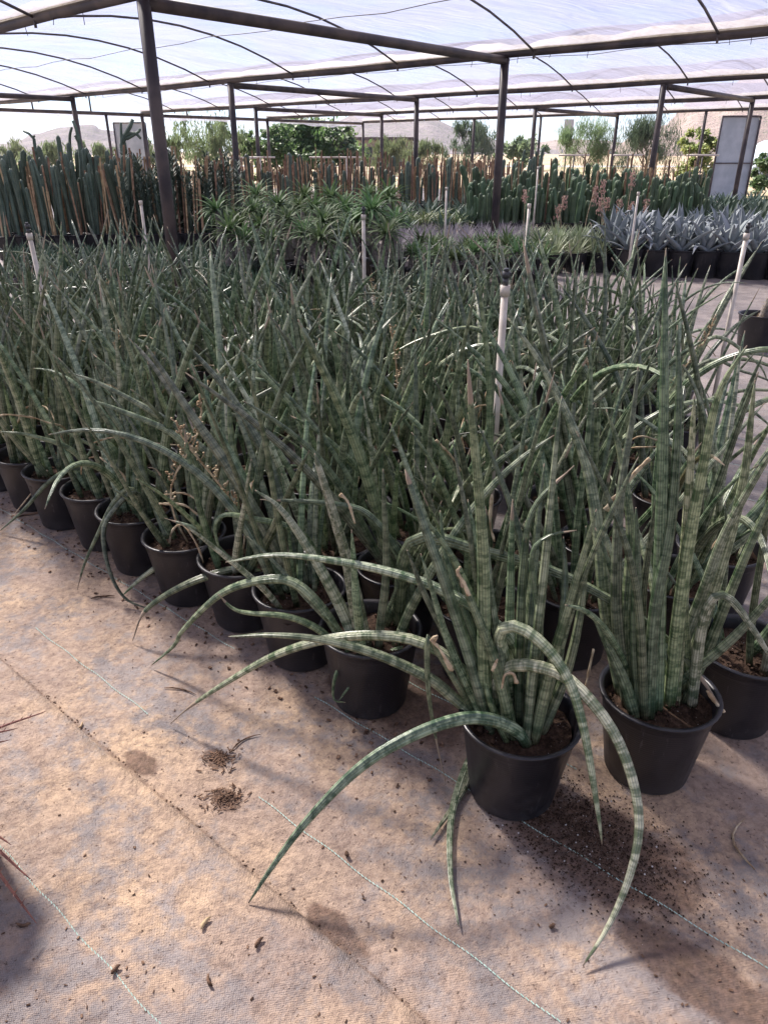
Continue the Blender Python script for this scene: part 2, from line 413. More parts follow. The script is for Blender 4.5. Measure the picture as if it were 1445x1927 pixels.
def plant_mat(name, ca, cb, scale=20, rough=0.5, trans=0.0, ribs=0, rndvar=0.5, spots=None):
    g = G(name); v = g.tc('Object'); u_, v_, _ = g.sep(g.tc('UV'))
    c = g.mix(g.ramp(g.noise(v, scale, 4), 0.3, 0.7), C(*ca), C(*cb))
    nm = None
    if ribs:
        s_ = g.math('COSINE', g.math('MULTIPLY', u_, 2 * math.pi * ribs))
        ridge = g.ramp(s_, 0.80, 1.0)
        ar = g.math('SINE', g.math('MULTIPLY', v_, 2 * math.pi / 0.028))
        c = g.mix(g.math('MULTIPLY', ridge, g.ramp(ar, 0.0, 0.7, 0.15, 0.9)), c, C(*(spots or (0.22, 0.21, 0.16))))
    if spots and not ribs:
        c = g.mix(g.ramp(u_, 0.80, 0.92), c, C(*spots)); c = g.mix(g.ramp(u_, 0.20, 0.08), c, C(*spots))
    hs = g.node('ShaderNodeHueSaturation'); g.link(c, hs.inputs['Color'])
    g.link(g.math('MULTIPLY_ADD', g.rnd(), rndvar, 1 - rndvar / 2), hs.inputs['Value'])
    g.link(g.math('MULTIPLY_ADD', g.rnd(), 0.05, 0.475), hs.inputs['Hue']); c = hs.outputs[0]
    p = g.bsdf(c, rough, 0.35, nm)
    sh = p.outputs[0]
    if trans:
        t = g.node('ShaderNodeBsdfTranslucent'); g.link(c, t.inputs[0])
        mx = g.node('ShaderNodeMixShader'); mx.inputs[0].default_value = trans
        g.link(sh, mx.inputs[1]); g.link(t.outputs[0], mx.inputs[2]); sh = mx.outputs[0]
    M[name] = g.out(sh)
plant_mat('cactus', (0.050, 0.082, 0.062), (0.105, 0.148, 0.108), 8, 0.55, 0, 6)
plant_mat('cactus_green', (0.052, 0.090, 0.050), (0.105, 0.155, 0.082), 8, 0.55, 0, 6, 0.5, (0.12, 0.14, 0.08))
plant_mat('short_leaf', (0.035, 0.070, 0.045), (0.080, 0.130, 0.080), 20, 0.5, 0.1)
plant_mat('pachy_leaf', (0.065, 0.118, 0.046), (0.130, 0.195, 0.085), 10, 0.62, 0.25)
plant_mat('grey_tuft', (0.23, 0.21, 0.23), (0.38, 0.35, 0.38), 14, 0.7, 0.2, 0, 0.3)
plant_mat('pale_aloe', (0.19, 0.23, 0.13), (0.34, 0.37, 0.24), 14, 0.55, 0.2, 0, 0.4)
plant_mat('blue_agave', (0.20, 0.235, 0.25), (0.33, 0.36, 0.375), 7, 0.6, 0.05, 0, 0.25)
plant_mat('green_agave', (0.055, 0.095, 0.065), (0.12, 0.17, 0.12), 8, 0.55, 0.1, 0, 0.5)
plant_mat('variegated', (0.05, 0.10, 0.05), (0.08, 0.14, 0.06), 8, 0.5, 0.15, 0, 0.3, (0.45, 0.45, 0.22))
plant_mat('tree_green', (0.080, 0.140, 0.050), (0.150, 0.225, 0.085), 2.0, 0.5, 0.35, 0, 0.4)
plant_mat('tree_olive', (0.110, 0.150, 0.075), (0.200, 0.245, 0.130), 2.0, 0.6, 0.35, 0, 0.4)
plant_mat('tree_dark', (0.070, 0.110, 0.070), (0.125, 0.170, 0.105), 2.0, 0.55, 0.3, 0, 0.4)
plant_mat('tree_yellow', (0.17, 0.21, 0.06), (0.32, 0.34, 0.11), 2.0, 0.6, 0.4, 0, 0.3)
# desert ground and hills
g = G('desert_ground'); p = g.pos()
c = g.mix(g.ramp(g.noise(p, 0.35, 6, 0.65), 0.35, 0.7), C(0.36, 0.26, 0.19), C(0.50, 0.38, 0.28))
c = g.mix(g.ramp(g.noise(p, 0.16, 5), 0.50, 0.62), c, C(0.19, 0.19, 0.10))
M['desert'] = g.out(g.bsdf(c, 0.95, 0.1, g.bump(g.noise(p, 3, 5), 0.5, 0.1)).outputs[0])
def hill_mat(name, a, b, d):
    g = G(name); p = g.pos()
    c = g.mix(g.ramp(g.noise(p, 0.03, 7, 0.65), 0.35, 0.65), C(*a), C(*b))
    c = g.mix(g.ramp(g.noise(p, 0.35, 3, 0.7), 0.52, 0.60), c, C(*d))
    M[name] = g.out(g.bsdf(c, 0.95, 0.05, g.bump(g.noise(p, 0.12, 6, 0.7), 1.0, 4.0)).outputs[0])
hill_mat('hill_rock', (0.14, 0.115, 0.135), (0.24, 0.195, 0.21), (0.13, 0.13, 0.10))
hill_mat('hill_red', (0.20, 0.145, 0.14), (0.33, 0.245, 0.225), (0.20, 0.17, 0.14))
# ================================================================== SETTING
UX, VX = Vector((-0.766, 0.644, 0)), Vector((0.644, 0.766, 0))
def uv_pt(u, v, z=0.0): return UX * u + VX * v + Vector((0, 0, z))
def to_uv(p): p = Vector((p[0], p[1], 0)); return p.dot(UX), p.dot(VX)
rng = random.Random(7)

mb = MB(); S = 3500
for x, y in ((-S, -60), (S, -60), (S, S), (-S, S)): mb.add((x, y, -0.004))
mb.face([0, 1, 2, 3], None, 0, False)
tag(mb.build('ground', M['desert']), 'dry sandy desert ground running out to the hills', 'ground', kind='structure')

SEAM = to_uv(at_z(400, 1590))[1]
def sheet(vs_, us_, zf):
    m_ = MB(); idx = []
    for v_ in vs_: idx.append([m_.add(uv_pt(u_, v_ + zf(u_, v_)[0], zf(u_, v_)[1])) for u_ in us_])
    for i in range(len(vs_) - 1):
        for j in range(len(us_) - 1): m_.face([idx[i][j], idx[i][j + 1], idx[i + 1][j + 1], idx[i + 1][j]])
    return m_
us_ = [-14] + [-3 + 0.08 * k for k in range(88)] + [27]
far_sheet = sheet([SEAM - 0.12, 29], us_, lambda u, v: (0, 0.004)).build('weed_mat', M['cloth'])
tag(far_sheet, 'dusty woven weed mat sheet under the snake plants and the benches behind', 'mat', kind='structure')
def zf(u, v):
    if v < SEAM - 0.3: return (0, 0.009)
    n = mnoise.noise(Vector((u * 2.2, v, 3.1))); n2 = mnoise.noise(Vector((u * 7, 1.7, 0)))
    if v > SEAM - 0.001: return (n * 0.012, 0.011 + 0.004 * max(0, n2) + 0.003 * n)
    return (0, 0.009 + 0.003 * max(0, n) * (v - SEAM + 0.3) / 0.3)
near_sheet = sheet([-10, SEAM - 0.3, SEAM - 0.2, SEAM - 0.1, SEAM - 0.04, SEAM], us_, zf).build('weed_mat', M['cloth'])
sol = near_sheet.modifiers.new('thick', 'SOLIDIFY'); sol.thickness = 0.0035; sol.offset = -1
tag(near_sheet, 'sand-stained weed mat sheet nearest the camera, its curled edge overlapping the other', 'mat', kind='structure')

def thread(v0, parent, z, u0, u1, seed):
    m_ = MB(); r_ = random.Random(seed); n = int((u1 - u0) / 0.011); ph = r_.random() * 9
    for k in range(n):
        u = u0 + 0.011 * k
        c = v0 + 0.012 * mnoise.noise(Vector((u * 0.8, ph, 0))) + 0.0022 * math.sin(u * 31 + ph)
        if mnoise.noise(Vector((u * 1.6, ph, 5))) > 0.22: continue     # buried under sand here
        w_ = 0.0009; sk = 0.0024
        a = [m_.add(uv_pt(u, c - w_, z)), m_.add(uv_pt(u + 0.0088, c - w_ + sk * .6, z)), m_.add(uv_pt(u + 0.0088, c + w_ + sk * .6, z + .0012)), m_.add(uv_pt(u, c + w_, z + .0012))]
        m_.face(a, None, 0, False)
    m_.build('thread', M['thread'], parent)
thread(to_uv(at_z(110, 1720))[1], near_sheet, 0.0125, -2.2, 3.0, 1)
for k, (px_, py_) in enumerate(((550, 1555), (1300, 1745), (1215, 1525))):
    thread(to_uv(at_z(px_, py_))[1], far_sheet, 0.0065, -2.4, 3.6, 5 + k)
v4 = to_uv(at_z(1215, 1525))[1]
for k in range(1, 10): thread(v4 + 0.42 * k, far_sheet, 0.0065, -5.5, -0.4 + 0.25 * k if k > 2 else -0.8, 20 + k)

# ---------------------------------------------------------------- shade house
GU = Vector((-0.737, 0.676, 0)).normalized(); GV = Vector((0.640, 0.768, 0)).normalized()
HB = 2.75; A1 = Vector((1.75, 12.5, 0)); SU, SV = 6.5, 6.05
def gp(i, j, z=0.0): return A1 + GU * (SU * i) + GV * (SV * j) + Vector((0, 0, z))
house = empty('shade_house', gp(3, 3))
tag(house, 'big open shade house of dark steel pipes roofed with arched milky plastic film', 'shade house')
def hpart(name, m_, mt):
    o = m_.build(name, mt); o.parent = house; o.matrix_parent_inverse = Matrix.Translation(-house.location); return o
I0, I1, J0, J1 = -3, 3, -4, 3
RISE = 0.54
def arch(t): return RISE * 4 * t * (1 - t)
for i in range(I0, I1 + 1):
    for j in range(J0, J1 + 1):
        b = gp(i, j)
        if b.length < 1.0: continue
        hpart('post', MB().tube([b, b + Vector((0, 0, HB - 0.04))], 0.062, 12), M['steel'])
for px_ in (158, 212):                       # extra posts in the far end wall
    d = ray(px_, 300); a, b = gp(3, 0), gp(3, 3)
    # intersection of the pixel's vertical plane with the end line
    n = Vector((d.y, -d.x, 0)); t = -a.dot(n) / (b - a).dot(n); q = a + (b - a) * t
    hpart('post', MB().tube([q, q + Vector((0, 0, HB - 0.04))], 0.05, 10), M['steel'])
for i in (0.5, 1.5, 2.5, -0.5):
    hpart('post', MB().tube([gp(i, J1), gp(i, J1, HB - 0.04)], 0.05, 10), M['steel'])
for j in range(J0, J1 + 1):                  # gutters
    pts = [gp(I0 + (I1 - I0) * k / 24, j, HB + 0.012 * math.sin(k * 1.7 + j)) for k in range(25)]
    hpart('gutter_pipe', MB().tube(pts, 0.052, 10), M['steel'])
for i in range(I0, I1 + 1):
    for j in range(J0, J1):
        if i == I1 or (i + j) % 2:
            hpart('cross_beam', MB().tube([gp(i, j, HB - 0.07), gp(i, j + 1, HB - 0.07)], 0.058, 10), M['steel'])
s0 = -0.5; rods = [s0 + 2.55 * k for k in range(-7, 9) if I0 * SU < s0 + 2.55 * k < I1 * SU]
for j in range(J0, J1):
    for s_ in rods:
        pts = [A1 + GU * s_ + GV * (SV * (j + t / 10)) + Vector((0, 0, HB + arch(t / 10))) for t in range(11)]
        hpart('hoop', MB().tube(pts, 0.016, 6), M['rod'])
    # film sheet of the bay
    ns, ntt = 100, 12; m_ = MB(); ids = []
    for a in range(ns + 1):
        s_ = (I0 + (I1 - I0) * a / ns) * SU; row = []
        ph = ((s_ - s0) / 2.55) % 1.0; sag = 0.055 * math.sin(math.pi * ph) ** 2
        for b in range(ntt + 1):
            t = b / ntt
            z = HB + 0.03 + arch(t) - sag * math.sin(math.pi * t) + 0.03 * mnoise.noise(Vector((s_ * 1.1, t * 5, j * 7)))
            row.append(m_.add(A1 + GU * s_ + GV * (SV * (j + t)) + Vector((0, 0, z))))
        ids.append(row)
    for a in range(ns):
        for b in range(ntt): m_.face([ids[a][b], ids[a + 1][b], ids[a + 1][b + 1], ids[a][b + 1]])
    hpart('film', m_, M['film'])
    for tw in (0.70,):
        pts = []
        for a in range(0, ns + 1, 2):
            s_ = (I0 + (I1 - I0) * a / ns) * SU; ph = ((s_ - s0) / 2.55) % 1.0
            pts.append(A1 + GU * s_ + GV * (SV * (j + tw)) + Vector((0, 0, HB + arch(tw) - 0.02 - 0.05 * math.sin(math.pi * ph) ** 2)))
        hpart('wire', MB().tube(pts, 0.006, 4), M['rod'])
for j in range(J0, J1 + 1):                  # film gathered and clipped along each gutter
    m_ = MB(); prev = None
    for a in range(240):
        s_ = (I0 + (I1 - I0) * a / 239) * SU
        h = 0.085 + 0.06 * mnoise.noise(Vector((s_ * 1.5, j * 3.3, 0))) + 0.02 * mnoise.noise(Vector((s_ * 6, j, 0)))
        o_ = 0.03 * mnoise.noise(Vector((s_ * 2.3, j, 8)))
        cur = [m_.add(A1 + GU * s_ + GV * (SV * j - 0.07) + Vector((0, 0, HB + 0.035))),
               m_.add(A1 + GU * s_ + GV * (SV * j - 0.03 + o_) + Vector((0, 0, HB + 0.05 + max(0.02, h)))),
               m_.add(A1 + GU * s_ + GV * (SV * j + 0.06) + Vector((0, 0, HB + 0.05)))]
        if prev:
            m_.face([prev[0], cur[0], cur[1], prev[1]]); m_.face([prev[1], cur[1], cur[2], prev[2]])
        prev = cur
    hpart('film_edge', m_, M['film_edge'])
    # clip wires and bolts under the gutter
    m_ = MB(); r_ = random.Random(j + 50)
    for s_ in rods:
        m_.tube([A1 + GU * s_ + GV * (SV * j - 0.03) + Vector((0, 0, HB - 0.01)), A1 + GU * s_ + GV * (SV * j - 0.03) + Vector((0, 0, HB - 0.085))], 0.016, 6)
    for k in range(46):
        s_ = r_.uniform(I0, I1) * SU; q = A1 + GU * s_ + GV * (SV * j - 0.02) + Vector((0, 0, HB - 0.03))
        m_.tube([q, q + Vector((r_.uniform(-.02, .02), 0, -r_.uniform(.05, .12)))], 0.004, 4)
    hpart('clip', m_, M['rod'])['kind'] = 'stuff'
# ragged film hanging below the end beam, and short struts above it
m_ = MB(); prev = None
for a in range(400):
    f = a / 399 * (J1 - J0) + J0
    h = 0.10 + 0.10 * abs(mnoise.noise(Vector((f * 5.1, 2, 0)))) + 0.12 * max(0, mnoise.noise(Vector((f * 2.1, 9, 0))))
    q = gp(3, f) + GU * 0.06
    cur = [m_.add(q + Vector((0, 0, HB - 0.03))), m_.add(q + GU * (0.05 * mnoise.noise(Vector((f * 9, 0, 0)))) + Vector((0, 0, HB - 0.07 - h)))]
    if prev: m_.face([prev[0], cur[0], cur[1], prev[1]])
    prev = cur
hpart('film_fringe', m_, M['film'])
for j in range(J0, J1):
    for t in (0.33, 0.67):
        hpart('strut', MB().tube([gp(3, j + t, HB - 0.07), gp(3, j + t, HB + arch(t))], 0.03, 8), M['steel'])

# ---------------------------------------------------------------- hills
def hill(name, prof, dist, mt, label, seed, depth=0.35):
    """prof: (pixel x, pixel y of the ridge) pairs; a real ridge at that distance"""
    m_ = MB(); n = 90; rows = 9; ids = []
    xs = [p[0] for p in prof]
    for a in range(n + 1):
        x = xs[0] + (xs[-1] - xs[0]) * a / n
        k = max(i for i in range(len(prof) - 1) if prof[i][0] <= x + 1e-6)
        f = (x - prof[k][0]) / (prof[k + 1][0] - prof[k][0]); f = f * f * (3 - 2 * f)
        top = at_y(x, prof[k][1] + (prof[k + 1][1] - prof[k][1]) * f, dist)
        row = []
        for b in range(rows + 1):
            s_ = b / rows * 2 - 1                     # -1 front foot, 0 ridge, 1 back foot
            hgt = (1 - abs(s_)) ** 1.1
            nn = mnoise.fractal(Vector((a * 0.16, b * 0.6, seed)), 1.0, 2.0, 4)
            Y = dist * (1 + depth * s_ + 0.02 * nn)
            z = top.z * hgt * (1 + 0.10 * nn * (0.3 + abs(s_))) - 2 * (abs(s_) > .95)
            row.append(m_.add((top.x * (1 + depth * s_ * 0.9), Y, z)))
        ids.append(row)
    for a in range(n):
        for b in range(rows): m_.face([ids[a][b], ids[a + 1][b], ids[a + 1][b + 1], ids[a][b + 1]])
    tag(m_.build(name, M[mt]), label, 'hill', kind='structure')
hill('hill', [(-700, 262), (-200, 258), (-60, 246), (20, 243), (60, 262), (120, 282)], 2600, 'hill_rock', 'distant blue mountain low on the skyline beside the purple hill', 1)
hill('hill', [(-150, 282), (20, 268), (70, 248), (120, 234), (165, 229), (205, 240), (260, 262), (330, 282)], 520, 'hill_rock', 'rounded purple hill with a pale scar behind the tall cacti', 2)
hill('hill', [(520, 276), (600, 234), (680, 206), (800, 214), (880, 242), (960, 268), (1040, 280)], 640, 'hill_rock', 'broad grey-purple hillside beyond the middle of the shade house', 3)
hill('hill', [(930, 281), (1000, 266), (1060, 258), (1130, 262), (1200, 270)], 900, 'hill_red', 'low reddish rise below the open patch of blue sky', 4)
hill('hill', [(1150, 278), (1230, 232), (1320, 175), (1420, 125), (1560, 100), (1800, 150), (2000, 278)], 420, 'hill_red', 'steep reddish rocky slope behind the hanging plastic sheet', 5)
# ================================================================== SNAKE PLANTS
POT_R, POT_H = 0.143, 0.255
def pot_mesh(name, r1, r0, h, n=36):
    m_ = MB()
    m_.lathe([(0.001, 0.002), (r0 * .96, 0.0), (r0, 0.006), (r0 + (r1 - r0) * .86, h * .86), (r0 + (r1 - r0) * .9, h * .868), (r1 * .985, h * .875), (r1 * .99, h * .955),
              (r1 * 1.045, h * .965), (r1 * 1.06, h * .985), (r1 * 1.045, h), (r1 * .985, h * .998), (r1 * .95, h * .97), (r1 * .925, h * .80)], n)
    return m_.mesh(name, M['pot'])
POT_MESH = pot_mesh('pot', POT_R, 0.108, POT_H)
def soil_mesh(name, r, z, seed):
    m_ = MB(); rr = random.Random(seed); rings = [0.0, .35, .65, .88, 1.0]; ids = []
    for q in rings:
        ids.append([m_.add((q * r * math.cos(a), q * r * math.sin(a), z + rr.uniform(-.010, .012) - .008 * q * q)) for a in [2 * math.pi * k / 18 for k in range(18)]])
    for i in range(len(rings) - 1):
        for k in range(18): m_.face([ids[i][k], ids[i][(k + 1) % 18], ids[i + 1][(k + 1) % 18], ids[i + 1][k]])
    for k in range(70):                      # bark crumbs
        a = rr.uniform(0, 6.28); q = r * math.sqrt(rr.random()) * .95; s_ = rr.uniform(.002, .006)
        m_.box((q * math.cos(a), q * math.sin(a), z + .008), (s_, s_ * rr.uniform(.4, 1), s_ * .5), Matrix.Rotation(rr.uniform(0, 3), 3, 'Z') @ Matrix.Rotation(rr.uniform(-.6, .6), 3, 'X'))
    return m_.mesh(name, M['soil'])
SOILS = [soil_mesh('soil', POT_R * .93, 0.215, k) for k in range(5)]

def leaf_shape(th):            # cylindrical leaf with one shallow channel on its upper side
    q = 1.0
    d = abs((th + math.pi) % (2 * math.pi) - math.pi)
    if d < 0.75: q -= 0.30 * (1 - d / 0.75)
    return q
def hero_shape(th): return leaf_shape(th) * (1 + 0.045 * math.cos(th * 10))
def leaf_mesh(pts, r, n=18, sides=10, dry=0.0, roll=0.0, mt='snake_leaf', blunt=False, shape=leaf_shape, mid=None):
    P = spline(pts, n); rad = []; dr = []
    for i in range(n + 1):
        t = i / n
        q = (0.80 + 0.20 * math.sin(min(t / .28, 1) * math.pi / 2)) * (1 - t) ** (0.50 if not blunt else .34)
        if t > 1 - dry and dry: q *= 0.62
        rad.append(max(r * q, 0.0012)); d = 0.0
        if dry and t > 1 - dry - .02: d = 1.0
        elif t > 0.985: d = 0.7
        if mid and mid[0] < t < mid[1]: d = 0.9
        dr.append(d)
    m_ = MB().tube(P, rad, sides, True, 0, dr, shape, True, roll)
    return m_.mesh('leaf', M[mt])

lr = random.Random(11)
def pool_leaf(kind):
    L = lr.uniform(0.55, 1.0) if kind != 'arch' else lr.uniform(0.7, 1.05)
    bend = {'up': lr.uniform(-.10, .30), 'lean': lr.uniform(.35, .9), 'arch': lr.uniform(1.6, 2.6)}[kind]
    pts = []; a = lr.uniform(-.04, .06); p = Vector((0, 0, 0)); n = 8
    sidew = lr.uniform(-.12, .12)
    for i in range(n + 1):
        pts.append(p.copy())
        f = i / n
        ang = a + bend * (f ** 1.4 if kind == 'arch' else f ** 1.2) + (0.05 * math.sin(f * 7 + L * 9) if kind != 'arch' else 0)
        p = p + Vector((math.sin(ang), sidew * f, math.cos(ang))) * (L / n)
    dry = lr.choice((0,) * 12 + (.015, .025, .05)); r = lr.uniform(.0115, .0215) * (0.9 + 0.25 * (L - .55))
    return leaf_mesh(pts, r, 16, 9, dry, lr.uniform(0, 6.28), lr.choices(('snake_leaf', 'snake_leaf_pale', 'snake_leaf_olive'), (.81, .15, .04))[0], lr.random() < .12)
POOL = {k: [pool_leaf(k) for _ in range(n)] for k, n in (('up', 30), ('lean', 26), ('arch', 16))}
def dead_leaf():
    pts = []; p = Vector((0, 0, 0)); ang = lr.uniform(.1, .5); L = lr.uniform(.3, .55)
    for i in range(8):
        pts.append(p.copy()); p = p + Vector((math.sin(ang), lr.uniform(-.3, .3), math.cos(ang))) * L / 7; ang += lr.uniform(-.2, .75)
    return MB().tube(spline(pts, 16), [0.006 * (1 - .5 * i / 16) * lr.uniform(.5, 1.2) for i in range(17)], 5).mesh('dry_leaf', M['dry_stem'])
DEAD = [dead_leaf() for _ in range(7)]
def flower_stalk():
    m_ = MB(); L = lr.uniform(.4, .6); pts = [(0.05 * math.sin(k * .5), 0.02 * math.cos(k * .8), L * k / 10) for k in range(11)]
    m_.tube(pts, .0035, 5)
    for k in range(46):
        f = lr.uniform(.3, 1); z = L * f; a = lr.uniform(0, 6.28); q = Vector(pts[min(10, int(f * 10))]); q.z = z
        e = q + Vector((math.cos(a), math.sin(a), .5)) * lr.uniform(.010, .020)
        m_.tube([q, e, e + Vector((0, 0, .006))], [.0015, .003, .004], 4)
    return m_.mesh('flower_stalk', M['dry_stem'])
STALKS = [flower_stalk() for _ in range(3)]

snake_all = []
def snake_plant(p, label, group, nleaf, rr, heroes=0, arch=0.10, lean_away=None, tall=1.0, spread=0.085, dead=0.35, stalk=.10):
    e = empty('potted_snake_plant', (p[0], p[1], 0.0065), rr.uniform(0, 6.28))
    tag(e, label, 'snake plant', group)
    put('pot', POT_MESH, e, rot=(rr.uniform(-.02, .02), rr.uniform(-.02, .02), rr.uniform(0, 6)))
    put('soil', rr.choice(SOILS), e, rot=(0, 0, rr.uniform(0, 6)))
    rz = e.rotation_euler.z
    for k in range(nleaf):
        x = rr.random(); kind = 'arch' if x < arch else ('lean' if x < arch + .34 else 'up')
        a = rr.uniform(0, 2 * math.pi); q = spread * math.sqrt(rr.random())
        az = a + rr.gauss(0, .7)                       # leaves mostly lean outwards
        if lean_away is not None and rr.random() < .5: az = lean_away - rz + rr.gauss(0, .6)
        tilt = abs(rr.gauss(0, .25)) + q * 1.6
        if kind == 'arch': tilt = rr.uniform(.1, .5)
        s_ = rr.uniform(.78, 1.12) * tall
        if rr.random() < .15: s_ *= .6
        o = put('leaf', rr.choice(POOL[kind]), e, (q * math.cos(a), q * math.sin(a), .205))
        o.rotation_euler = (Matrix.Rotation(az, 3, 'Z') @ Matrix.Rotation(tilt, 3, 'Y') @ Matrix.Rotation(rr.uniform(-.4, .4), 3, 'Z')).to_euler()
        o.scale = (s_ * rr.uniform(.9, 1.15),) * 2 + (s_,)
    if rr.random() < dead:
        a = rr.uniform(0, 6.28)
        put('dry_leaf', rr.choice(DEAD), e, (.06 * math.cos(a), .06 * math.sin(a), .21 + rr.uniform(0, .25)), (rr.uniform(-.3, .3), rr.uniform(-.3, .3), rr.uniform(0, 6.28)))
    if rr.random() < stalk:
        put('flower_stalk', rr.choice(STALKS), e, (0, 0, .22), (rr.uniform(-.2, .2), rr.uniform(-.2, .2), rr.uniform(0, 6)))
    snake_all.append(e)
    return e

L0 = Vector((-0.04, 1.80, 0)); DR = (Vector((-1.87, 3.38, 0)) - L0) / 8
SROW, SCOL = DR.normalized(), Vector((0.644, 0.766, 0))
NTH = 'first second third fourth fifth sixth seventh eighth ninth tenth eleventh twelfth thirteenth fourteenth fifteenth sixteenth seventeenth eighteenth nineteenth twentieth'.split()
NTH += ['twenty-' + q for q in NTH[:9]] + ['thirtieth'] + ['thirty-' + q for q in NTH[:9]]
GRP = 'potted snake plants crowded in a block'
rr = random.Random(23)
PL = {}
PL['F'] = snake_plant((0.33, 1.418), 'foremost potted snake plant with long leaves arching down onto the mat', GRP, 8, rr, arch=0, tall=.85, spread=.075, dead=0, stalk=0)
PL['R1'] = snake_plant((0.705, 1.498), 'snake plant with tight upright leaves in the pot right beside the foremost pot', GRP, 8, rr, arch=0, tall=.78, spread=.08, dead=0, stalk=0)
PL['R2'] = snake_plant((1.015, 1.70), 'snake plant cut by the right frame edge, behind the upright one', GRP, 9, rr, arch=.05, tall=.9)
for k in range(0, 10):
    p = L0 + DR * k + Vector((rr.uniform(-.02, .02), rr.uniform(-.02, .02), 0))
    PL['L%d' % k] = snake_plant(p, 'snake plant in the %s pot of the front left edge, counting leftwards from the foremost' % NTH[k],
                                GRP, 10 if k < 5 else 13, rr, arch=.04, lean_away=None, tall=.92, stalk=1.0 if k in (2, 3) else 0)
n_in = 0
for b in range(1, 13):
    v = 0.295 * b
    umin = -0.30 if b == 1 else (-0.62 if b == 2 else -0.87 + 0.48 * (v - .6))
    order = []
    u = umin + (0.15 if b % 2 else 0.0); k = 0
    while u < 6.4:
        p = L0 + SROW * u + SCOL * v + Vector((rr.uniform(-.035, .035), rr.uniform(-.035, .035), 0))
        x, y = proj((p.x, p.y, 0.6))
        ok = all((Vector((p.x, p.y, 0)) - Vector((q.location.x, q.location.y, 0))).length > 0.285 for q in snake_all)
        if -150 < x < 1650 and ok and p.y < 6.1:
            if k == 0 and b > 2:
                lab = 'snake plant along the path side of the block, %s pot back from the front' % NTH[b - 1]
                e = snake_plant(p, lab, GRP, 12, rr, arch=.16, tall=.97)
            elif b >= 11:
                e = snake_plant(p, 'snake plant in the %s row behind the front left edge, %s from the path' % (NTH[b - 1], NTH[k]), 'snake plants at the back of the block', 13, rr, arch=.12, tall=.88)
            elif b <= 2:
                e = snake_plant(p, 'snake plant in the %s row behind the front left edge, %s from the path' % (NTH[b - 1], NTH[k]), 'snake plants behind the front edge', 14, rr, arch=.02, tall=.95)
            else:
                e = snake_plant(p, 'snake plant in the %s row behind the front left edge, %s from the path' % (NTH[b - 1], NTH[k]), 'snake plants inside the block', 14, rr, arch=.12, tall=.97 if b < 8 else .92)
            n_in += 1; k += 1
        u += 0.298 * (1.0 if b < 10 else 1.1)

# ---- individually posed leaves (base first, tip last, in pixels of the photograph)
HK = {'F': 1.02, 'R': 1.12, 'L': 1.28, '_': 1.25}
def hero(key, px, ytip, r=.0145, dry=0.0, mt='snake_leaf', ybase=None, blunt=False, roll=0.0, mid=None, sides=20, bulge=0.0):
    e = PL[key]; c = e.location; d = ray(*px[0]); r *= HK[key[0]] if r > .0115 else 1.1
    b = at_z(px[0][0], px[0][1], 0.215)
    if ybase is not None: b = at_y(px[0][0], px[0][1], ybase)
    else:
        off = Vector((b.x - c.x, b.y - c.y, 0))
        if off.length > .105: off = off.normalized() * .105; b = Vector((c.x, c.y, .215)) + off
    acc = [0]
    for i in range(1, len(px)): acc.append(acc[-1] + math.dist(px[i], px[i - 1]))
    if ytip == 'g': ytip = at_z(px[-1][0], px[-1][1], 0.016).y
    pts = [b]
    for i in range(1, len(px)):
        f = acc[i] / acc[-1]
        q = at_y(px[i][0], px[i][1], b.y + (ytip - b.y) * f + bulge * math.sin(math.pi * f))
        q.z = max(q.z, 0.017)
        pts.append(q)
    inv = e.matrix_basis.inverted()
    pts = [inv @ q for q in pts]
    me = leaf_mesh(pts, r, 30, sides, dry, roll, mt, blunt, hero_shape, mid)
    return put('leaf', me, e)
SP_ = 'snake_leaf_pale'
# foremost pot
hero('F', [(992, 1405), (975, 1378), (930, 1356), (870, 1352), (780, 1382), (680, 1442), (580, 1542), (512, 1632), (468, 1700)], 'g', .0165)
hero('F', [(965, 1335), (958, 1270), (940, 1205), (948, 1181), (982, 1183), (1030, 1222), (1070, 1282), (1095, 1360), (1112, 1450), (1126, 1540), (1132, 1588)], 1.14, .0175, 0, SP_)
hero('F', [(950, 1345), (930, 1300), (946, 1262), (990, 1251), (1060, 1272), (1122, 1332), (1166, 1402), (1195, 1490), (1201, 1570), (1180, 1660), (1140, 1750), (1096, 1818)], 'g', .0165, 0, SP_)
hero('F', [(905, 1360), (850, 1310), (800, 1272), (700, 1228), (600, 1203), (510, 1195), (430, 1198)], 1.50, .0155)
hero('F', [(915, 1352), (870, 1262), (800, 1212), (720, 1196), (620, 1202), (520, 1232), (430, 1282), (360, 1328), (322, 1362)], 'g', .0155, .10, SP_)
hero('F', [(960, 1350), (975, 1235), (915, 1160), (830, 1110), (740, 1078), (640, 1057), (520, 1044), (425, 1058)], 1.62, .0165, 0, SP_)
hero('F', [(925, 1380), (885, 1240), (835, 1090), (795, 980), (762, 884)], 1.50, .0165, .02, blunt=True)
hero('F', [(968, 1392), (935, 1260), (900, 1165), (872, 1100), (862, 1075)], 1.40, .0155, .06, blunt=True)
hero('F', [(975, 1370), (978, 1220), (985, 1060), (1005, 955), (1080, 876)], 1.55, .0150, .05)
hero('F', [(990, 1395), (1008, 1220), (1026, 1050), (1040, 900), (1052, 775), (1057, 745)], 1.52, .0150)
hero('F', [(1005, 1395), (1040, 1245), (1090, 1072), (1122, 958)], 1.42, .0165)
hero('F', [(1020, 1380), (1068, 1260), (1095, 1130), (1102, 990)], 1.50, .0150)
hero('F', [(950, 1375), (905, 1230), (868, 1130), (838, 1040), (828, 960)], 1.60, .014)
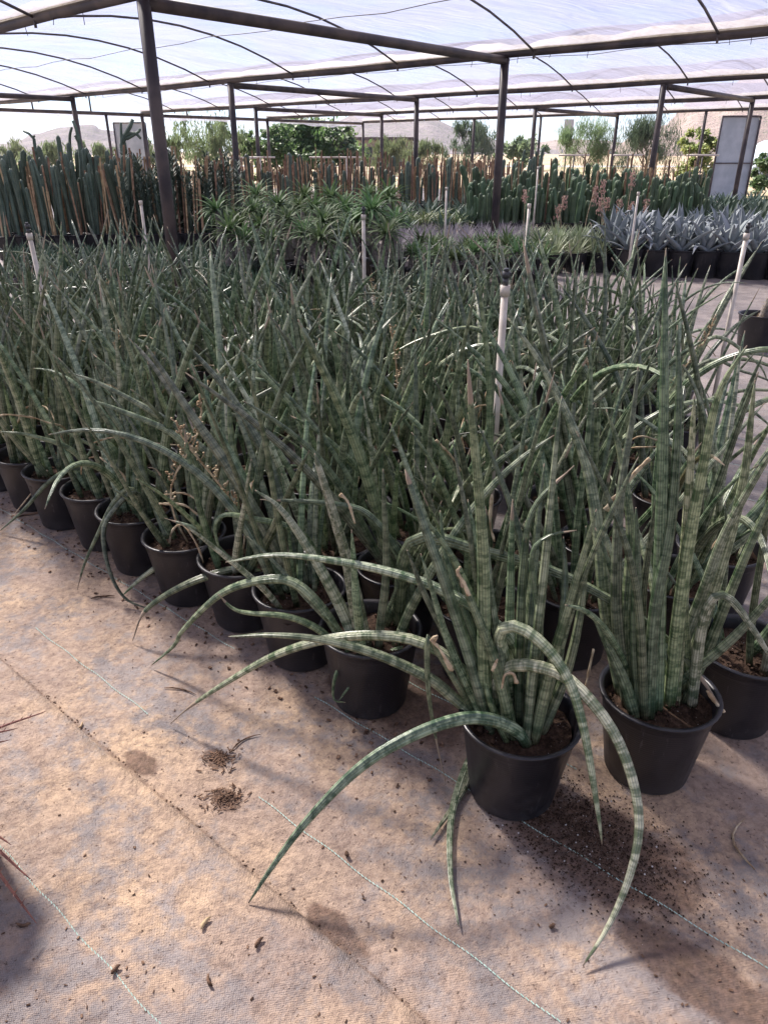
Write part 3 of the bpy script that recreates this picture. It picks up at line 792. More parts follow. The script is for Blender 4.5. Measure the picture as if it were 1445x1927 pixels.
hero('F', [(900, 1355), (862, 1290), (820, 1220), (805, 1202), (806, 1300), (822, 1400), (838, 1470)], 1.36, .0085, .18)
hero('F', [(985, 1330), (995, 1150), (975, 1000), (930, 870), (900, 800)], 1.75, .0150)
hero('F', [(955, 1395), (930, 1340), (915, 1290), (925, 1262), (940, 1240)], 1.42, .011, .12)
# leaves lying on the mat behind the foremost pot
hero('F', [(925, 1385), (885, 1440), (850, 1550), (846, 1660), (863, 1745)], 'g', .0125, 0, SP_, ybase=1.62)
hero('F', [(935, 1400), (893, 1440), (870, 1510), (810, 1580)], 'g', .0115, 0, SP_, ybase=1.62)
hero('F', [(940, 1370), (915, 1210), (905, 1080), (880, 940)], 1.55, .0150)
hero('F', [(1012, 1370), (1015, 1180), (1000, 1050), (1030, 1010), (1085, 998)], 1.45, .0120, .03)
hero('F', [(895, 1350), (850, 1220), (800, 1120), (766, 1035)], 1.52, .0140)
hero('F', [(1030, 1365), (1052, 1230), (1063, 1100), (1060, 1010)], 1.58, .0160)
hero('F', [(955, 1390), (945, 1260), (925, 1130), (915, 1000)], 1.45, .0150)
# upright plant on the right
hero('R1', [(1205, 1345), (1196, 1200), (1198, 1080), (1196, 955)], 1.52, .0165)
hero('R1', [(1235, 1340), (1240, 1100), (1247, 850), (1250, 640), (1252, 470)], 1.60, .0165)
hero('R1', [(1268, 1325), (1288, 1050), (1298, 880), (1306, 745)], 1.52, .0165, 0, SP_)
hero('R1', [(1258, 1330), (1285, 1090), (1322, 880), (1352, 740), (1405, 650)], 1.48, .0170)
hero('R1', [(1180, 1330), (1160, 1150), (1165, 950), (1190, 780), (1200, 690)], 1.62, .0150)
hero('R1', [(1282, 1300), (1345, 1100), (1395, 920), (1420, 715)], 1.50, .0160)
hero('R1', [(1220, 1350), (1232, 1150), (1262, 980), (1276, 760), (1274, 612)], 1.58, .0155)
hero('R1', [(1170, 1310), (1140, 1150), (1125, 1000), (1095, 850), (1020, 690), (955, 598)], 1.85, .0175)
hero('R1', [(1250, 1300), (1320, 1120), (1365, 1000), (1445, 860), (1500, 790)], 1.45, .0150, 0, SP_)
hero('R1', [(1195, 1350), (1172, 1280), (1140, 1210), (1116, 1160)], 1.45, .0155)
hero('R1', [(1305, 1325), (1290, 1200), (1284, 1030)], 1.50, .0115, .04, blunt=True)
hero('R1', [(1300, 1330), (1320, 1180), (1345, 1122), (1378, 1132), (1420, 1190), (1470, 1270)], 1.40, .0135, 0, SP_)
hero('R1', [(1190, 1335), (1178, 1180), (1186, 1000), (1165, 850), (1140, 770)], 1.66, .0155)
# long leaf crossing low from the left onto the rim of the upright plant's pot
hero('L0', [(748, 1180), (760, 1050), (800, 1010), (900, 1035), (1040, 1075), (1150, 1130), (1240, 1190), (1310, 1265), (1358, 1335)], 1.44, .0150, .06)
# second row and the front left edge
hero('L0', [(690, 1215), (660, 1080), (625, 960), (592, 853)], 1.78, .0150, 0, SP_, blunt=True)
hero('L0', [(672, 1215), (640, 1140), (585, 1040), (530, 960), (480, 922)], 1.80, .0155, 0, SP_)
hero('L0', [(765, 1190), (770, 1090), (700, 975), (620, 948), (490, 940)], 1.92, .0120, .07)
hero('L0', [(650, 1215), (610, 1150), (560, 1100), (505, 1090), (420, 1115), (345, 1185), (328, 1215), (286, 1252)], 'g', .0125)
hero('L0', [(640, 1225), (600, 1185), (540, 1160), (450, 1150), (410, 1118)], 1.75, .011, .05)
hero('L0', [(720, 1215), (690, 1190), (660, 1215), (632, 1270), (628, 1315), (650, 1322)], 1.66, .0085)
hero('L0', [(760, 1220), (740, 1225), (700, 1250), (660, 1290), (638, 1318)], 1.66, .0085)
hero('L1', [(560, 1112), (500, 1000), (430, 880), (360, 780), (275, 650)], 2.15, .0195)
hero('L1', [(545, 1112), (490, 1020), (455, 900), (400, 790), (385, 700)], 2.2, .0190)
hero('L1', [(575, 1105), (540, 980), (500, 860), (430, 740), (345, 640)], 2.35, .0185)
hero('L1', [(590, 1100), (600, 1060), (560, 1000), (470, 975), (420, 970), (405, 995), (415, 1040)], 2.0, .012)
hero('L2', [(490, 1078), (440, 1072), (350, 1100), (275, 1148), (250, 1206)], 'g', .0125, .2)
hero('L2', [(520, 1060), (470, 940), (440, 850), (430, 740)], 2.4, .0175)
hero('L2', [(480, 1075), (430, 1050), (380, 1000), (310, 975)], 2.25, .0105, .1)
hero('L3', [(420, 1000), (390, 1010), (330, 1045), (270, 1085), (230, 1122)], 'g', .0135, 0, SP_)
hero('L3', [(405, 985), (370, 890), (330, 820), (220, 770), (160, 750)], 2.4, .0145)
hero('L3', [(430, 1000), (420, 900), (340, 810), (205, 730), (130, 700)], 2.55, .0150)
hero('L3', [(400, 1000), (350, 970), (300, 890), (280, 880)], 2.35, .010, .12)
hero('L4', [(280, 985), (255, 925), (215, 960), (195, 1000), (205, 1070), (235, 1125), (285, 1148)], 'g', .0110)
hero('L4', [(270, 990), (250, 920), (215, 945), (185, 1005), (160, 1060), (146, 1110)], 'g', .0105, .06)
hero('L4', [(285, 980), (262, 860), (200, 760), (180, 690)], 2.65, .0165)
hero('L5', [(170, 925), (150, 880), (95, 905), (45, 960), (0, 1000)], 'g', .0110)
hero('L5', [(190, 920), (140, 850), (60, 820), (0, 812)], 2.75, .0120)
hero('L5', [(195, 925), (220, 860), (170, 800), (150, 700)], 2.85, .0165)
# tall leaves over the middle and the path side
if 1:
    inner = sorted(snake_all[13:], key=lambda e: e.location.y)
    def nearest(px_, py_):
        q = at_z(px_, py_, .215); return min(snake_all, key=lambda e: (e.location - q).length)
    def hero_at(pxs, ytip_off, r=.015, dry=0, mt='snake_leaf', **k):
        e = nearest(*pxs[0]); PL['_'] = e
        px0 = proj((e.location.x, e.location.y, .215))
        hero('_', [px0] + pxs[1:], e.location.y + ytip_off, r, dry, mt, **k)
    hero_at([(1085, 1010), (1040, 900), (960, 770), (890, 668)], .1, .0165)
    hero_at([(960, 840), (945, 700), (900, 620), (790, 640), (700, 690)], .1, .013)
    hero_at([(1000, 800), (985, 620), (930, 500), (862, 424)], .25, .0125, .12)
    hero_at([(1125, 830), (1135, 620), (1138, 420)], .2, .0150)
    hero_at([(1230, 860), (1310, 690), (1400, 700), (1480, 730)], -.2, .0115)
    hero_at([(1250, 830), (1330, 640), (1420, 680), (1445, 720)], -.15, .012)
    hero_at([(1200, 760), (1230, 640), (1262, 560), (1264, 500)], .1, .0115)
    hero_at([(330, 800), (300, 640), (296, 560), (310, 478)], .15, .0165)
    hero_at([(560, 760), (540, 620), (500, 520), (470, 405)], .2, .0150)
    hero_at([(240, 640), (150, 500), (52, 428)], .3, .0115)
    hero_at([(690, 760), (740, 640), (738, 540), (770, 300 + 180)], .2, .0140)
    hero_at([(150, 730), (230, 600), (300, 520), (345, 480)], .2, .0115, 0, SP_)

# dried, curled leaf ends on the foremost plants
def dried(key, px, Y, r=.006):
    e = PL[key]; inv = e.matrix_basis.inverted(); P = spline([inv @ at_y(x, y, Y) for x, y in px], 14); q = random.Random(len(px) * 7 + int(px[0][0]))
    put('dry_leaf', MB().tube(P, [r * q.uniform(.55, 1.25) * (1 - .4 * i / 14) for i in range(15)], 7, True, 0, None, lambda th: .5 + .5 * abs(math.cos(th))).mesh('dry_leaf', M['dry_stem']), e)
dried('F', [(882, 1120), (872, 1095), (860, 1078), (866, 1066)], 1.38)
dried('F', [(850, 1262), (828, 1222), (812, 1204), (822, 1196), (816, 1210)], 1.36)
dried('F', [(972, 1285), (965, 1268), (950, 1270), (944, 1295)], 1.33, .0055)
dried('F', [(926, 1262), (936, 1240)], 1.36, .005)
dried('R1', [(1094, 1330), (1106, 1270), (1116, 1222)], 1.52, .006)
dried('R1', [(1330, 1300), (1345, 1322), (1362, 1340)], 1.44, .006)
dried('R1', [(1140, 960), (1185, 900), (1222, 862)], 1.75, .009)
dried('L0', [(640, 930), (655, 945), (668, 985)], 1.75, .005)
dried('L0', [(925, 930), (922, 985), (930, 1020)], 1.75, .006)
dried('L3', [(300, 948), (345, 950), (372, 968)], 2.35, .006)
dried('L3', [(375, 942), (345, 928), (308, 931)], 2.35, .005)
dried('L1', [(985, 830), (1000, 870), (1005, 895)], 2.3, .007)
dried('L1', [(820, 828), (850, 860), (868, 888)], 2.3, .005)
dried('L6', [(90, 885), (62, 925), (30, 965)], 2.95, .005)
# ================================================================== PLANTS BEYOND THE BLOCK
br = random.Random(99)
POT_BIG = pot_mesh('pot', 0.19, 0.155, 0.34, 24)
POT_MID = pot_mesh('pot', 0.15, 0.12, 0.26, 20)
POT_SMALL = pot_mesh('pot', 0.10, 0.08, 0.17, 16)
SOIL_BIG = soil_mesh('soil', .178, .285, 77); SOIL_MID = soil_mesh('soil', .138, .215, 78)
TRAY = MB().box((0, 0, .03), (.26, .26, .03)).mesh('tray', M['tray'])

def column_mesh(h, r, mt, ribs=6, bend=0.05, seed=0):
    r_ = random.Random(seed); n = 30; pts = []; rad = []
    bx, by = r_.uniform(-bend, bend), r_.uniform(-bend, bend)
    for i in range(n + 1):
        t = i / n; pts.append((bx * t * t * h, by * t * t * h, h * t))
        q = 0.78 + .22 * min(t * 5, 1) + .05 * math.sin(t * 9 + seed)
        if h * (1 - t) < 1.6 * r: q *= math.sqrt(max(0.02, 1 - (1 - h * (1 - t) / (1.6 * r)) ** 2.2))
        rad.append(r * q)
    return MB().tube(pts, rad, ribs * 3, True, 0, None, lambda th: 0.86 + 0.16 * math.cos(th * ribs), False if ribs < 5 else True).mesh('stem', M[mt])
COLS = [column_mesh(br.uniform(.95, 1.30), br.uniform(.026, .046), 'cactus', 6, .08, k) for k in range(8)]
COLS_G = [column_mesh(br.uniform(.45, .72), br.uniform(.034, .046), 'cactus_green', 6, .06, k + 20) for k in range(8)]
COLS_F = [column_mesh(br.uniform(.7, 1.0), br.uniform(.04, .06), 'cactus', 5, .05, k + 40) for k in range(6)]
def stake_mesh(h, w_, mt): return MB().box((0, 0, h / 2), (w_, w_ * .8, h / 2)).mesh('stake', M[mt])
STK = [stake_mesh(br.uniform(1.0, 1.4), br.uniform(.012, .02), 'wood_stake') for _ in range(6)]
BAM = [stake_mesh(br.uniform(.9, 1.3), .010, 'bamboo') for _ in range(4)]
def leafy_mesh(seed, h):
    r_ = random.Random(seed); m_ = MB()
    m_.tube([(0, 0, 0), (.02, 0, h * .5), (0, .02, h)], [.028, .03, .012], 6)
    for k in range(150):
        z = h * r_.uniform(.05, 1); a = r_.uniform(0, 6.28); d = Vector((math.cos(a), math.sin(a), 0)); L = r_.uniform(.05, .09)
        sd = Vector((-d.y, d.x, 0)); p = Vector((0.01, 0.01, z)) + d * .025
        m_.ribbon([p, p + d * L * .5 + Vector((0, 0, L * .45)), p + d * L * .8 + Vector((0, 0, L * .9))], [.008, .014, .002], sd, 0, .3)
    return m_.mesh('leafy_stem', M['cactus'])
LEAFY = [leafy_mesh(k, br.uniform(.9, 1.25)) for k in range(5)]

def cactus(name, label, group, p, stems, pool, stakes=1, pot=POT_BIG, soil=SOIL_BIG, h=1.0, lean=0.05, stk=STK, zb=.28, spread=.09, cat='cactus'):
    e = empty(name, (p[0], p[1], .0065), br.uniform(0, 6.28)); tag(e, label, cat, group)
    put('pot', pot, e); put('soil', soil, e)
    for k in range(stems):
        a = br.uniform(0, 6.28); q = spread * (0 if stems == 1 else br.uniform(.4, 1)); s_ = h * br.uniform(.82, 1.15)
        put('stem', br.choice(pool), e, (q * math.cos(a), q * math.sin(a), zb), (br.gauss(0, lean), br.gauss(0, lean), br.uniform(0, 6)), (s_, s_, s_))
    for k in range(stakes):
        a = br.uniform(0, 6.28)
        put('stake', br.choice(stk), e, (.12 * math.cos(a), .12 * math.sin(a), zb - .2), (br.gauss(0, .05), br.gauss(0, .05), br.uniform(0, 3)), (1, 1, br.uniform(.85, 1.15)))
    return e
def hug(p): return p   # plain point

# tall staked cacti, left
def rowpts(px0, px1, Y0, Y1, n, jit=.06):
    out = []
    for k in range(n):
        f = (k + .5) / n; px_ = px0 + (px1 - px0) * f; Y = Y0 + (Y1 - Y0) * f
        q = at_y(px_, 283, Y); out.append(Vector((q.x + br.uniform(-jit, jit), Y + br.uniform(-jit, jit), 0)))
    return out
for k, p in enumerate(rowpts(-40, 232, 12.0, 12.4, 9)):
    cactus('columnar_cactus', 'staked tall ribbed cactus, %s of the front row from the left frame edge' % NTH[k], 'tall cacti at the left', p, br.choice((5, 6)), COLS, 3, h=br.uniform(.76, .98), lean=.06, stk=STK + BAM)
for r_i in range(3):
    for k, p in enumerate(rowpts(-60, 260, 12.6 + .55 * r_i, 12.9 + .55 * r_i, 9)):
        cactus('columnar_cactus', 'tall ribbed cactus, %s row behind the front row, %s from the left edge' % (NTH[r_i], NTH[k]), 'tall cacti in the back rows at the left', p, br.choice((4, 5, 6)), COLS, 2, h=br.uniform(.80, 1.06), lean=.06)
for r_i in range(3):
    for k, p in enumerate(rowpts(215, 440, 12.1 + .55 * r_i, 12.7 + .55 * r_i, 10)):
        cactus('leafy_columnar_plant', 'staked succulent covered in small leaves, %s row, %s from the ribbed cacti' % (NTH[r_i], NTH[k]), 'leafy staked succulents', p, br.choice((3, 4)), LEAFY, 3, h=br.uniform(.75, .98), lean=.05, cat='succulent')
# two branching cactus giants standing out above the row
def branching(px_, py_top, Y, label, arms):
    b = at_y(px_, 283, Y); e = empty('branching_cactus', (b.x, b.y, .0065)); tag(e, label, 'cactus')
    put('pot', POT_BIG, e); put('soil', SOIL_BIG, e)
    for arm, r_ in arms:
        m_ = MB(); pts = [at_y(x, y, Y) - Vector((b.x, b.y, 0)) for x, y in arm]
        P = spline(pts, 16)
        m_.tube(P, [r_ * (1 - .35 * i / 16) for i in range(17)], 12, True, 0, None, lambda th: 0.86 + .16 * math.cos(th * 4)).build('stem', M['cactus'], e)
branching(232, 230, 13.6, 'bare branching cactus with curling arms against the bright sky',
          [([(236, 440), (232, 300), (230, 268), (245, 240), (250, 225)], .05), ([(232, 270), (240, 255), (255, 252), (266, 262)], .03), ([(238, 262), (250, 256), (262, 248), (264, 243)], .03), ([(231, 290), (229, 260), (228, 232)], .03)])
branching(62, 230, 13.2, 'thin forked bare stem rising above the left cactus row',
          [([(75, 440), (68, 300), (65, 262), (45, 247)], .03), ([(68, 290), (64, 262), (66, 256)], .025)])
branching(150, 230, 13.3, 'spindly forked cactus sprouting bare twigs over the left row',
          [([(160, 440), (152, 290), (146, 250), (138, 228)], .04), ([(150, 270), (142, 256)], .03), ([(134, 300), (132, 260), (136, 240)], .03)])
# staked rows far behind
FAR_LAB = 'short ribbed cactus among brown stakes in the far row, below the trees'
for r_i in range(3):
    for k, p in enumerate(rowpts(425, 960, 19.5 + r_i * .8, 19.0 + r_i * .8, 30)):
        cactus('staked_cactus', 'short cactus among brown stakes below the trees, %s far row, %s from the left' % (NTH[r_i], NTH[k]), 'staked cacti in the far rows', p, br.choice((1, 2)), COLS_F, 3, h=br.uniform(.75, 1.12), lean=.03)
for r_i in range(4):
    for k, p in enumerate(rowpts(885 if r_i > 1 else 905, 1340, 14.2 + r_i * .6, 14.6 + r_i * .6, 17)):
        cactus('clump_cactus', 'green many-stemmed cactus clump behind the rosettes, %s row, %s from the left' % (NTH[r_i], NTH[k]), 'green cactus clumps', p, br.choice((6, 7, 8)), COLS_G, (1 if br.random() < .5 else 0) if r_i < 2 else 2, h=br.uniform(.8, 1.1) * (1 + .10 * r_i), lean=.10, stk=BAM + STK, spread=.16)
for k, px_ in enumerate((962, 985, 1012, 1024)):
    q = at_y(px_, 283, 16.5 + .3 * k)
    cactus('columnar_cactus', 'tall cactus column topping the clumps, %s counted rightwards from the middle post' % NTH[k], 'tall cacti behind the middle post', (q.x, q.y), 2 if k < 2 else 4, COLS, 0, h=.88 + .03 * k, lean=.03)

# rosette plants ------------------------------------------------------------
def rosette_mesh(name, mt, n, L, wd, up0, up1, droop, seed, fold=.3):
    r_ = random.Random(seed); m_ = MB()
    for k in range(n):
        a = k * 2.39996 + r_.uniform(-.2, .2); f = k / n
        el = up0 + (up1 - up0) * f + r_.uniform(-.12, .12); l_ = L * r_.uniform(.75, 1.1)
        d = Vector((math.cos(a), math.sin(a), 0)); sd = Vector((-d.y, d.x, 0)); p = d * .012; pts = [p.copy()]; e_ = el
        for s_ in range(4):
            p = p + (d * math.cos(e_) + Vector((0, 0, math.sin(e_)))) * l_ / 4; pts.append(p.copy()); e_ -= droop * r_.uniform(.6, 1.3) / 4
        m_.ribbon(pts, [wd * .6, wd, wd * .95, wd * .6, wd * .06], sd, 0, fold)
    return m_.mesh(name, M[mt])
PACHY = [rosette_mesh('crown', 'pachy_leaf', 46, .33, .016, 1.2, -.25, 1.1, k) for k in range(5)]
PACHY_S = [rosette_mesh('crown', 'pachy_leaf', 36, .22, .012, 1.3, 0.0, .8, k + 9) for k in range(4)]
GREY = [rosette_mesh('leaves', 'grey_tuft', 60, .26, .006, 1.4, .25, .3, k + 20) for k in range(5)]
PALE = [rosette_mesh('leaves', 'pale_aloe', 46, .30, .012, 1.4, .2, .4, k + 30) for k in range(5)]
SHORT = [rosette_mesh('leaves', 'short_leaf', 34, .24, .010, 1.45, .55, .3, k + 40) for k in range(6)]
VARI = [rosette_mesh('leaves', 'variegated', 40, .42, .016, 1.4, .3, 1.3, k + 50) for k in range(3)]
GAG = [rosette_mesh('leaves', 'green_agave', 26, .42, .03, 1.3, .3, .5, k + 60, .35) for k in range(4)]
def trunk_mesh(h, seed):
    r_ = random.Random(seed); m_ = MB(); n = 8; bx = r_.uniform(-.08, .08)
    m_.tube([(bx * (i / n) ** 2, 0, h * i / n) for i in range(n + 1)], [(.085 - .055 * (i / n) ** .7) * (1 + .05 * math.sin(i * 3)) for i in range(n + 1)], 10)
    for k in range(110):
        f = r_.uniform(.1, 1); a = r_.uniform(0, 6.28); d = Vector((math.cos(a), math.sin(a), .2)); rad = .085 - .055 * f ** .7
        q = Vector((bx * f * f, 0, h * f)) + d * rad * .95
        m_.tube([q, q + d * .02], [.003, .0006], 3, False)
    return m_.mesh('trunk', M['trunk_grey']), bx
TRK = [trunk_mesh(h, k) for k, h in enumerate((.45, .52, .58, .64, .4))]
def pachy(p, label, group, h, heads=1, sc_=1.0):
    e = empty('pachypodium', (p[0], p[1], .0065), br.uniform(0, 6.28)); tag(e, label, 'pachypodium', group)
    put('pot', POT_MID, e); put('soil', SOIL_MID, e)
    for k in range(heads):
        tm, bx = br.choice(TRK); hh = tm.vertices[-1]
        s_ = h * br.uniform(.9, 1.1); top = max(v.co.z for v in tm.vertices)
        off = (0, 0) if heads == 1 else (br.uniform(-.07, .07), br.uniform(-.07, .07))
        t = put('trunk', tm, e, (off[0], off[1], .2), scale=(1, 1, s_ / top))
        put('crown', br.choice(PACHY), e, (off[0] + bx, off[1], .2 + s_ - .015), (br.uniform(-.15, .15), br.uniform(-.15, .15), br.uniform(0, 6)), (sc_,) * 3)
# pixel of crown centre, distance
PC = [(412, 362, 10.2), (445, 392, 9.9), (470, 375, 10.6), (495, 405, 9.7), (522, 358, 11.0), (540, 388, 10.0), (562, 418, 9.5), (588, 365, 10.8),
      (600, 400, 9.8), (625, 380, 10.4), (640, 420, 9.5), (655, 358, 11.2), (668, 395, 10.0), (706, 372, 9.8), (728, 352, 10.6), (742, 388, 10.0), (690, 350, 11.5), (618, 352, 11.6), (570, 350, 11.8), (480, 352, 11.6), (430, 418, 9.4), (465, 424, 9.3), (520, 426, 9.2), (590, 428, 9.2), (660, 424, 9.25), (720, 420, 9.3), (505, 380, 10.8), (645, 372, 11.0), (705, 396, 9.9), (555, 372, 11.2)]
for k, (x, y, Y) in enumerate(PC):
    q = at_y(x, y + 24, Y)
    lab = 'pachypodium with spiny grey trunk behind the snake plants, %s of its group from the left' % NTH[sorted(PC).index((x, y, Y))]
    grp = 'pachypodiums behind the snake plants'
    if k == 13: lab, grp = 'largest pachypodium, broad dark crown on a thick spiny trunk beside the white riser', None
    if k == 0: lab, grp = 'slender pachypodium leftmost of its group, standing by the staked succulents', None
    pachy((q.x, q.y), lab, grp, max(.3, q.z - .2), 1, 1.3 if k == 13 else br.uniform(.9, 1.15))
for k in range(26):
    px_ = 770 + 275 * (k + .5) / 26; Y = br.uniform(8.6, 10.4); q = at_y(px_, 283, Y)
    e = empty('small_pachypodium', (q.x, q.y, .0065), br.uniform(0, 6)); tag(e, 'small pachypodium on a low tray, %s placed from the left before the grey tufts' % NTH[k], 'pachypodium', 'small pachypodiums on trays')
    put('tray', TRAY, e, scale=(.5, .5, 1)); put('pot', POT_SMALL, e, (0, 0, .058)); tm, bx = br.choice(TRK)
    put('trunk', tm, e, (0, 0, .2), scale=(.5, .5, .4)); put('crown', br.choice(PACHY_S), e, (0, 0, .40), (0, 0, br.uniform(0, 6)), (br.uniform(.85, 1.25),) * 3)
def tuft(name, p, pool, label, cat, group, pot, zb, s_):
    e = empty(name, (p[0], p[1], .0065), br.uniform(0, 6)); tag(e, label, cat, group)
    put('pot', pot, e); put('leaves', br.choice(pool), e, (0, 0, zb), (0, 0, br.uniform(0, 6)), (s_, s_, s_ * br.uniform(.85, 1.15)))
def scatter(px0, px1, Y0, Y1, step, f):
    Y = Y0; row = 0
    while Y <= Y1:
        x0, x1 = at_y(px0(Y) if callable(px0) else px0, 283, Y).x, at_y(px1(Y) if callable(px1) else px1, 283, Y).x
        x = x0 + br.uniform(0, step); k = 0
        while x < x1: f((x + br.uniform(-.2, .2) * step, Y + br.uniform(-.2, .2) * step), ', %s row, %s from left' % (NTH[row], NTH[k])); x += step; k += 1
        Y += step; row += 1
scatter(750, 1015, 11.4, 13.6, .31, lambda p, w_: tuft('grey_tufted_plant', p, GREY, 'silvery grey spiky tuft round the middle post' + w_, 'spiky plant', 'silvery grey tufts', POT_SMALL, .15, br.uniform(1.0, 1.35)))
scatter(1000, 1170, 10.6, 12.6, .34, lambda p, w_: tuft('pale_aloe', p, PALE, 'pale green spiky rosette between grey tufts and blue agaves' + w_, 'aloe', 'pale green rosettes', POT_MID, .2, br.uniform(.95, 1.2)))
scatter(-30, 470, 8.2, 11.4, .32, lambda p, w_: tuft('short_succulent', p, SHORT, 'short dark spiky succulent between snake plants and tall cacti' + w_, 'succulent', 'short spiky succulents', POT_SMALL, .15, br.uniform(.75, 1.05)))
scatter(330, 900, 7.3, 8.5, .34, lambda p, w_: tuft('short_succulent', p, SHORT, 'short dark succulent right behind the snake plant block' + w_, 'succulent', 'short succulents behind the block', POT_SMALL, .15, br.uniform(.7, .95)))
for k, p in enumerate(rowpts(775, 875, 13.9, 14.0, 5) + rowpts(770, 870, 14.4, 14.5, 5)):
    tuft('variegated_agave', p, VARI, 'striped agave with cream leaf edges, %s row, %s from the left' % (('front', 'rear')[k // 5], NTH[k % 5]), 'agave', 'striped agaves', POT_MID, .22, br.uniform(.9, 1.15))
scatter(1300, 1500, 13.2, 19.5, .55, lambda p, w_: tuft('green_agave', p, GAG, 'dull green agave at the far right' + w_, 'agave', 'dull green agaves', POT_MID, .22, br.uniform(.9, 1.3)))
scatter(470, 900, 13.6, 17.5, .62, lambda p, w_: tuft('green_agave', p, GAG, 'dark green agave between pachypodiums and far stakes' + w_, 'agave', 'dark green agaves', POT_MID, .22, br.uniform(.9, 1.2)))

# blue agaves: broad leaves, each its own part
def agave_leaf(seed):
    r_ = random.Random(seed); m_ = MB(); L = r_.uniform(.40, .52); n = 9; ids = []; el = 0.0
    p = Vector((0, 0, 0)); ang = 0.0; dr = r_.uniform(-.15, .9); kink = r_.random() < .3
    for i in range(n + 1):
        t = i / n; w_ = .052 * (math.sin(math.pi * min(1, .25 + t * .62)) ** .8) * (1 - t ** 3.2) + .001
        row = []
        for a in (-1, -.5, 0, .5, 1): row.append(m_.add(p + Vector((-abs(a) ** 2 * w_ * .45 * 1.0, a * w_, 0)) if True else p))
        for a in (.5, 0, -.5): row.append(m_.add(p + Vector((.010 * (1 - t) + .001 - abs(a) ** 2 * w_ * .45, a * w_, 0))))
        ids.append(row)
        ang += dr * t / n * 1.6 + (0.5 if kink and .6 < t < .85 else 0)
        p = p + Vector((math.sin(ang), 0, math.cos(ang))) * L / n
    for i in range(n):
        for k in range(8): m_.face([ids[i][k], ids[i][(k + 1) % 8], ids[i + 1][(k + 1) % 8], ids[i + 1][k]], [(0, 0)] * 4)
    return m_.mesh('leaf', M['blue_agave'])
AGL = [agave_leaf(k) for k in range(9)]
def blue_agave(p, label, group, s_):
    e = empty('blue_agave', (p[0], p[1], .0065), br.uniform(0, 6)); tag(e, label, 'agave', group)
    put('pot', POT_BIG, e); put('soil', SOIL_BIG, e); n = br.randint(11, 15)
    for k in range(n):
        f = k / n; a = k * 2.39996 + br.uniform(-.2, .2); tilt = .12 + f * 1.05 + br.uniform(-.1, .1)
        o = put('leaf', br.choice(AGL), e, (.02 * math.cos(a), .02 * math.sin(a), .29 + .03 * (1 - f)))
        o.rotation_euler = (Matrix.Rotation(a, 3, 'Z') @ Matrix.Rotation(tilt, 3, 'Y')).to_euler(); q = s_ * br.uniform(.8, 1.1); o.scale = (q, q, q)
agpx = [1187, 1236, 1283, 1330, 1376, 1424, 1472]
for k, x in enumerate(agpx):
    q = at_z(x, 522 + (x - 1187) * .03, 0)
    blue_agave((q.x, q.y + .19), 'blue-grey agave in a black pot, %s of the front row beside the path' % NTH[k], 'blue agaves in the front row', br.uniform(1.0, 1.2))
for r_i in range(3):
    for k in range(8):
        q = at_y(1175 + k * 42 + br.uniform(-8, 8), 283, 10.75 + .45 * r_i)
        blue_agave((q.x, q.y), 'blue-grey agave in the %s row behind the front row, %s from the left' % (NTH[r_i], NTH[k]), 'blue agaves in the back rows', br.uniform(1.0, 1.2))
# pale aloes' front pots
for k, x in enumerate((1050, 1088, 1128, 1160)):
    q = at_z(x, 505, 0)
    e = empty('pale_aloe', (q.x, q.y + .19, .0065)); tag(e, 'pale green spiky rosette, %s front-row pot left of the blue agaves' % NTH[3 - k], 'aloe', 'pale green rosettes at the front')
    put('pot', POT_BIG, e); put('soil', SOIL_BIG, e); put('leaves', br.choice(PALE), e, (0, 0, .29), (0, 0, br.uniform(0, 6)), (1.15,) * 3)
# flowering stalks
def stalk_mesh(seed, h):
    r_ = random.Random(seed); m_ = MB(); bx = r_.uniform(-.12, .12)
    pts = [(bx * t * t, 0, h * t) for t in (0, .25, .5, .75, 1)]; m_.tube(pts, .006, 5)
    return m_.mesh('stalk', M['dry_stem']), bx
def bloom_mesh(seed):
    r_ = random.Random(seed); m_ = MB()
    for k in range(70):
        z = r_.uniform(-.26, .02); a = r_.uniform(0, 6.28); q = Vector((math.cos(a), math.sin(a), 0)) * r_.uniform(.01, .075) + Vector((0, 0, z))
        m_.tube([q, q + Vector((0, 0, -.016)), q + Vector((0, 0, -.034))], [.003, .008, .004], 5)
    return m_.mesh('blossom', M['bloom'])
BLM = [bloom_mesh(k) for k in range(3)]
for k, (x, y, Y) in enumerate(((1063, 368, 12.6), (1052, 385, 12.9), (1122, 350, 12.7), (1138, 338, 12.9), (1133, 368, 12.5), (1145, 372, 13.1), (1168, 375, 13), (1190, 380, 13.2), (750, 365, 13.6), (990, 358, 13.2), (1193, 322, 14), (1218, 376, 13))):
    q = at_y(x, y - 12, Y)
    e = empty('flowering_aloe', (q.x, q.y, .0065)); tag(e, 'aloe flower stalk with coral red bells, %s' % ['left of the paired stalks', 'low left of the first pair', 'tall in the middle cluster', 'tallest of the middle cluster', 'low in the middle cluster', 'low right in the middle cluster', 'just right of the middle cluster', 'above the pale riser', 'far left by the striped agaves', 'beside the middle post', 'a lone upright spike', 'rightmost of all'][k], 'flower', 'coral aloe flower stalks')
    h = q.z - .25; sm, bx = stalk_mesh(k, h); put('pot', POT_SMALL, e); put('leaves', br.choice(SHORT), e, (0, 0, .15)); put('stalk', sm, e, (-bx, 0, .15))
    put('blossom', br.choice(BLM), e, (0, 0, h + .15), (0, 0, k), (.8, .8, br.uniform(.7, 1.1)))

